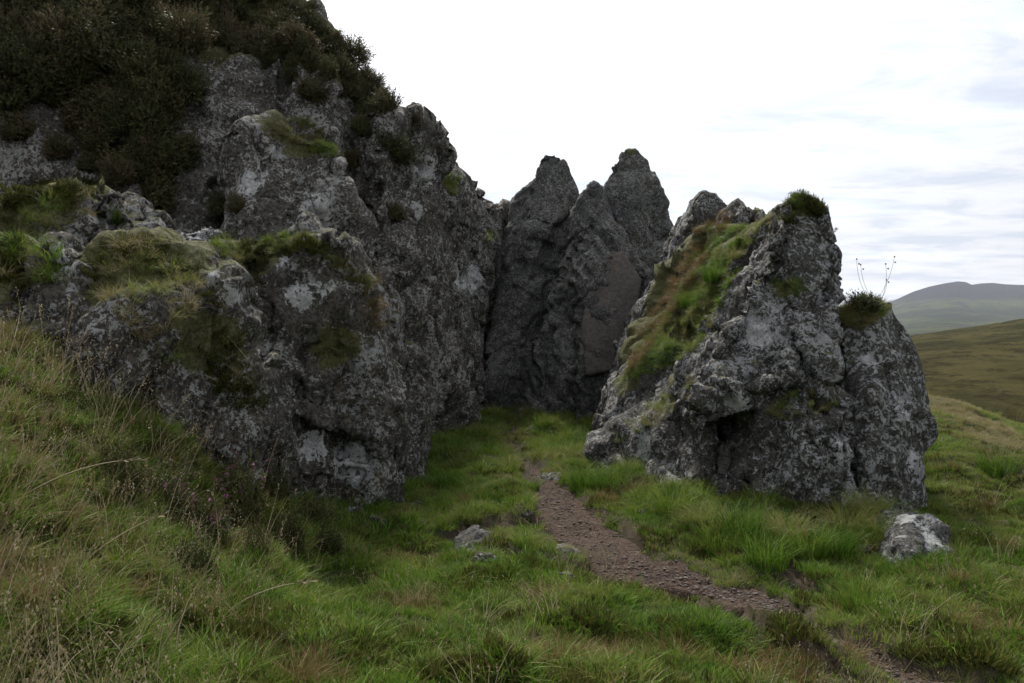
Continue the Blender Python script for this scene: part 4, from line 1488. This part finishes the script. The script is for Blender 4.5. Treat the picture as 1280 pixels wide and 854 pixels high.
# ------------------------------------------------------------------ rush and grass clumps that stand out
M_GRASS_B = own_tint(M_GRASS, (0.05, 0.35))
M_GRASS_Y = own_tint(M_GRASS, (0.50, 0.75))
M_STRAW_B = own_tint(M_STRAW, (0.3, 0.8))
CL = [blades_mesh('dark_clump', 420, 0.36, 0.16, 0.75, 0.006, M_GRASS_B, 400 + i, 4, 0.8) for i in range(2)]
CY = [blades_mesh('pale_clump', 360, 0.34, 0.16, 0.95, 0.006, M_GRASS_Y, 410 + i, 4, 1.0) for i in range(2)]
for i, (px, py, s, kind, lab) in enumerate([
    (730, 608, 1.0, 0, 'dark green rush clump beside the path at the slab foot'),
    (762, 612, 0.95, 0, 'dark rush clump against the side slab beside another clump'),
    (790, 618, 0.8, 1, 'pale grass clump leaning against the side slab'),
    (880, 655, 0.9, 1, 'olive grass clump under the dark overhang of the crag'),
    (925, 668, 1.0, 0, 'dark green grass clump at the foot of the crag'),
    (1060, 660, 1.0, 1, 'yellow-brown grass clump hanging at the crag foot'),
    (1085, 640, 0.9, 1, 'straw-tinted grass clump below the crag side block'),
    (1045, 690, 0.8, 0, 'dark clump on the bank between the crag and the white-patched rock'),
    (960, 705, 0.9, 0, 'dark tussock on the bank above the path bend'),
    (1080, 760, 0.8, 0, 'deep green tussock beside the thin end of the path'),
    (868, 655, 0.7, 1, 'dry yellow grass clump under the mouth of the dark recess'),
    (840, 640, 0.9, 0, 'dark grass clump in the recess below the side slab'),
    (985, 668, 0.9, 1, 'tawny grass clump under the middle of the crag'),
    (1010, 690, 0.9, 0, 'dark green clump halfway down the bank under the crag'),
    (900, 690, 0.8, 0, 'low dark clump on the bank just above the gravel'),
    (1100, 665, 0.8, 1, 'yellowed clump beside the top of the white-patched rock'),
    (1120, 720, 0.6, 0, 'green clump hugging the left foot of the white-patched rock'),
    (665, 612, 0.5, 0, 'small dark tuft on the edge of the path in the gap'),
    (892, 350, 0.75, 0, 'dark grass hummock in the middle of the grassy saddle'),
    (862, 382, 0.7, 0, 'green hummock beside the rust-brown grass on the saddle'),
    (918, 322, 0.55, 1, 'olive hummock high on the grassy saddle'),
    (835, 425, 0.6, 1, 'olive hummock low on the grassy saddle above the side slab'),
    (1250, 595, 1.3, 0, 'dark tussock standing alone on the right-hand slope'),
    (590, 650, 0.7, 1, 'overhanging turf clump above the bare soil by the path'),
    (560, 610, 0.8, 0, 'green tussock beside the outcrop corner at the gap'),
    (720, 570, 0.7, 1, 'pale tussock beside the path where it enters the gap'),
    (740, 710, 0.6, 1, 'tawny tussock at the near edge of the gravel')]):
    h = cast(px, py)
    if h is None:
        continue
    me = (CL if kind == 0 else CY)[i % 2]
    o = bpy.data.objects.new('grass_clump', me)
    COL.objects.link(o)
    o.location = h[0]
    o.scale = (s, s, s)
    o.rotation_euler = (0, 0, px)
    tag(o, lab, 'grass')

for i, (px, py) in enumerate([(1020, 668), (950, 655), (880, 632), (1080, 690), (800, 640), (770, 652), (430, 640), (520, 632), (548, 600), (470, 650), (610, 700), (700, 720),
                              (660, 640), (840, 735)]):
    h = cast(px, py)
    if h is None or h[2]:
        continue
    o = DEBRIS[i] if i < 3 else DEBRIS[i % 3].copy()
    if i >= 3:
        COL.objects.link(o)
    o.location = h[0] + np.array((0, 0, -0.005))
    o.rotation_euler = (0.2 * math.sin(i), 0.2 * math.cos(i * 2), i * 1.7)
    f = 0.45 + 0.4 * random.random()
    o.scale = (f, f, f)
    tag(o, 'fist-sized grey stone half sunk in the turf or the path edge', 'stone', 'small stones sunk in the turf')

# ------------------------------------------------------------------ long dry stalks
def tube(V, Fc, pts, r0, r1, sides=4):
    pts = [np.array(p, float) for p in pts]
    k0 = len(V)
    for i, p in enumerate(pts):
        t = pts[min(i + 1, len(pts) - 1)] - pts[max(i - 1, 0)]
        t /= np.linalg.norm(t) + 1e-9
        a = np.cross(t, (0.31, 0.94, 0.1))
        a /= np.linalg.norm(a) + 1e-9
        b = np.cross(t, a)
        rr = r0 + (r1 - r0) * i / (len(pts) - 1)
        for s in range(sides):
            an = 6.2832 * s / sides
            V.append(p + (a * math.cos(an) + b * math.sin(an)) * rr)
    for i in range(len(pts) - 1):
        for s in range(sides):
            q, w = k0 + i * sides + s, k0 + i * sides + (s + 1) % sides
            Fc.append((q, w, w + sides, q + sides))


def stalk(root, tipdir, length, bend, label, head=True, rad=0.0034):
    """one dry grass stalk with a seed plume; root at the ground"""
    o = empty('dry_stalk', tuple(root))
    tag(o, label, 'grass stalk', 'dry stalks on the bank')
    V, Fc, pts = [], [], []
    td = np.array(tipdir, float)
    td /= np.linalg.norm(td)
    for i in range(9):
        t = i / 8
        pts.append(td * length * t + np.array((0, 0, -1.0)) * bend * t * t * length)
    tube(V, Fc, pts, rad, rad * 0.45)
    mesh_obj('stem', np.array(V), Fc, M_DRY, o)
    if head:
        V, Fc = [], []
        for i in range(26):
            t = 0.76 + 0.24 * random.random()
            p = td * length * t + np.array((0, 0, -1.0)) * bend * t * t * length
            q = len(V)
            a = np.random.default_rng(i).normal(0, 1, 3)
            e = p + td * 0.025 + a * 0.007 + np.array((0, 0, -0.004))
            s = np.cross(td, a)
            s /= np.linalg.norm(s) + 1e-9
            V += [p, (p + e) / 2 + s * 0.003, e, (p + e) / 2 - s * 0.003]
            Fc.append((q, q + 1, q + 2, q + 3))
        mesh_obj('seed_plume', np.array(V), Fc, M_DRY, o)
    return o


for i, (px, py, dx, dy, dz, L, bd) in enumerate([
    (330, 470, -0.75, 0.05, 0.9, 1.15, 0.10), (300, 440, -0.6, 0.1, 0.85, 0.95, 0.12), (285, 470, -0.7, -0.1, 0.8, 0.9, 0.2), (310, 500, -0.9, 0, 0.7, 1.0, 0.25),
    (345, 500, -0.85, 0.1, 0.75, 1.2, 0.2), (250, 430, -0.5, 0, 0.9, 0.6, 0.1), (270, 520, -0.8, 0, 0.5, 0.8, 0.2), (60, 470, -0.1, 0, 1, 0.5, 0.1), (75, 480, 0.15, 0, 1, 0.55, 0.1),
    (30, 470, -0.2, 0, 1, 0.5, 0.15), (140, 560, 0.3, 0, 0.8, 0.6, 0.2), (190, 560, 0.5, 0, 0.9, 0.5, 0.15), (120, 520, -0.3, 0.1, 0.9, 0.5, 0.1), (230, 600, 0.3, 0, 0.8, 0.5, 0.2),
    (330, 600, 0.2, 0, 0.8, 0.4, 0.2), (100, 700, 0.7, 0.1, 0.6, 0.5, 0.2), (280, 760, 0.8, 0.3, 0.5, 0.5, 0.3), (420, 700, -0.6, 0, 0.6, 0.4, 0.2), (20, 620, 0.9, 0.1, 0.6, 0.7, 0.3)]):
    h = cast(px, py)
    if h is not None:
        stalk(h[0] - np.array((0, 0, 0.02)), (dx, dy, dz), L, bd,
              'long straw stalk bending across the mossy boulder' if i < 7 else 'straw stalk rising out of the grass bank')

# stalks with round seed heads on the crag's shoulder
for px, py, tx, ty in [(1085, 372, 1071, 324), (1092, 368, 1076, 331), (1095, 372, 1118, 321), (1100, 374, 1107, 330), (1098, 372, 1108, 350)]:
    h = cast_down(px, py + 2, True)
    if h is None:
        continue
    root = h[0]
    tip = P(tx, ty, root[1])
    o = tag(empty('seed_head_stalk', tuple(root)), 'thin stalk with small round seed heads above the crag shoulder', 'stalk', 'seed-head stalks on the crag')
    V, Fc = [], []
    dlt = tip - root
    pts = [dlt * t + np.array((0.03 * math.sin(t * 3.1) * (1 if tx > px else -1), 0, 0)) for t in np.linspace(0, 1, 8)]
    tube(V, Fc, pts, 0.0019, 0.0013)
    mesh_obj('stem', np.array(V), Fc, M_SEED, o)
    for e in (pts[-1], pts[-2] + np.array((0.02, 0, 0.01))):
        bm = bmesh.new()
        bmesh.ops.create_icosphere(bm, subdivisions=1, radius=0.0095, matrix=Matrix.Translation(Vector(e)))
        me = bpy.data.meshes.new('seed_head')
        bm.to_mesh(me)
        bm.free()
        me.materials.append(M_SEED)
        c = bpy.data.objects.new('seed_head', me)
        COL.objects.link(c)
        c.parent = o

# ------------------------------------------------------------------ air
def haze_box():
    x0, x1, y0, y1, z0, z1 = -4200, 4200, -600, 3900, -40, 190
    v = [(x, y, z) for x in (x0, x1) for y in (y0, y1) for z in (z0, z1)]
    f = [(0, 1, 3, 2), (4, 6, 7, 5), (0, 4, 5, 1), (2, 3, 7, 6), (0, 2, 6, 4), (1, 5, 7, 3)]
    m, g, out = new_mat('haze')
    pv = g.n('ShaderNodeVolumePrincipled')
    pv.inputs['Color'].default_value = (0.78, 0.85, 1.0, 1)
    pv.inputs['Density'].default_value = 0.00009
    pv.inputs['Anisotropy'].default_value = 0.2
    g.l(pv.outputs[0], out.inputs['Volume'])
    return tag(mesh_obj('haze', v, f, m, smooth=False), 'thin pale haze in the air over the moor and hills', 'haze', kind='stuff')


haze_box()
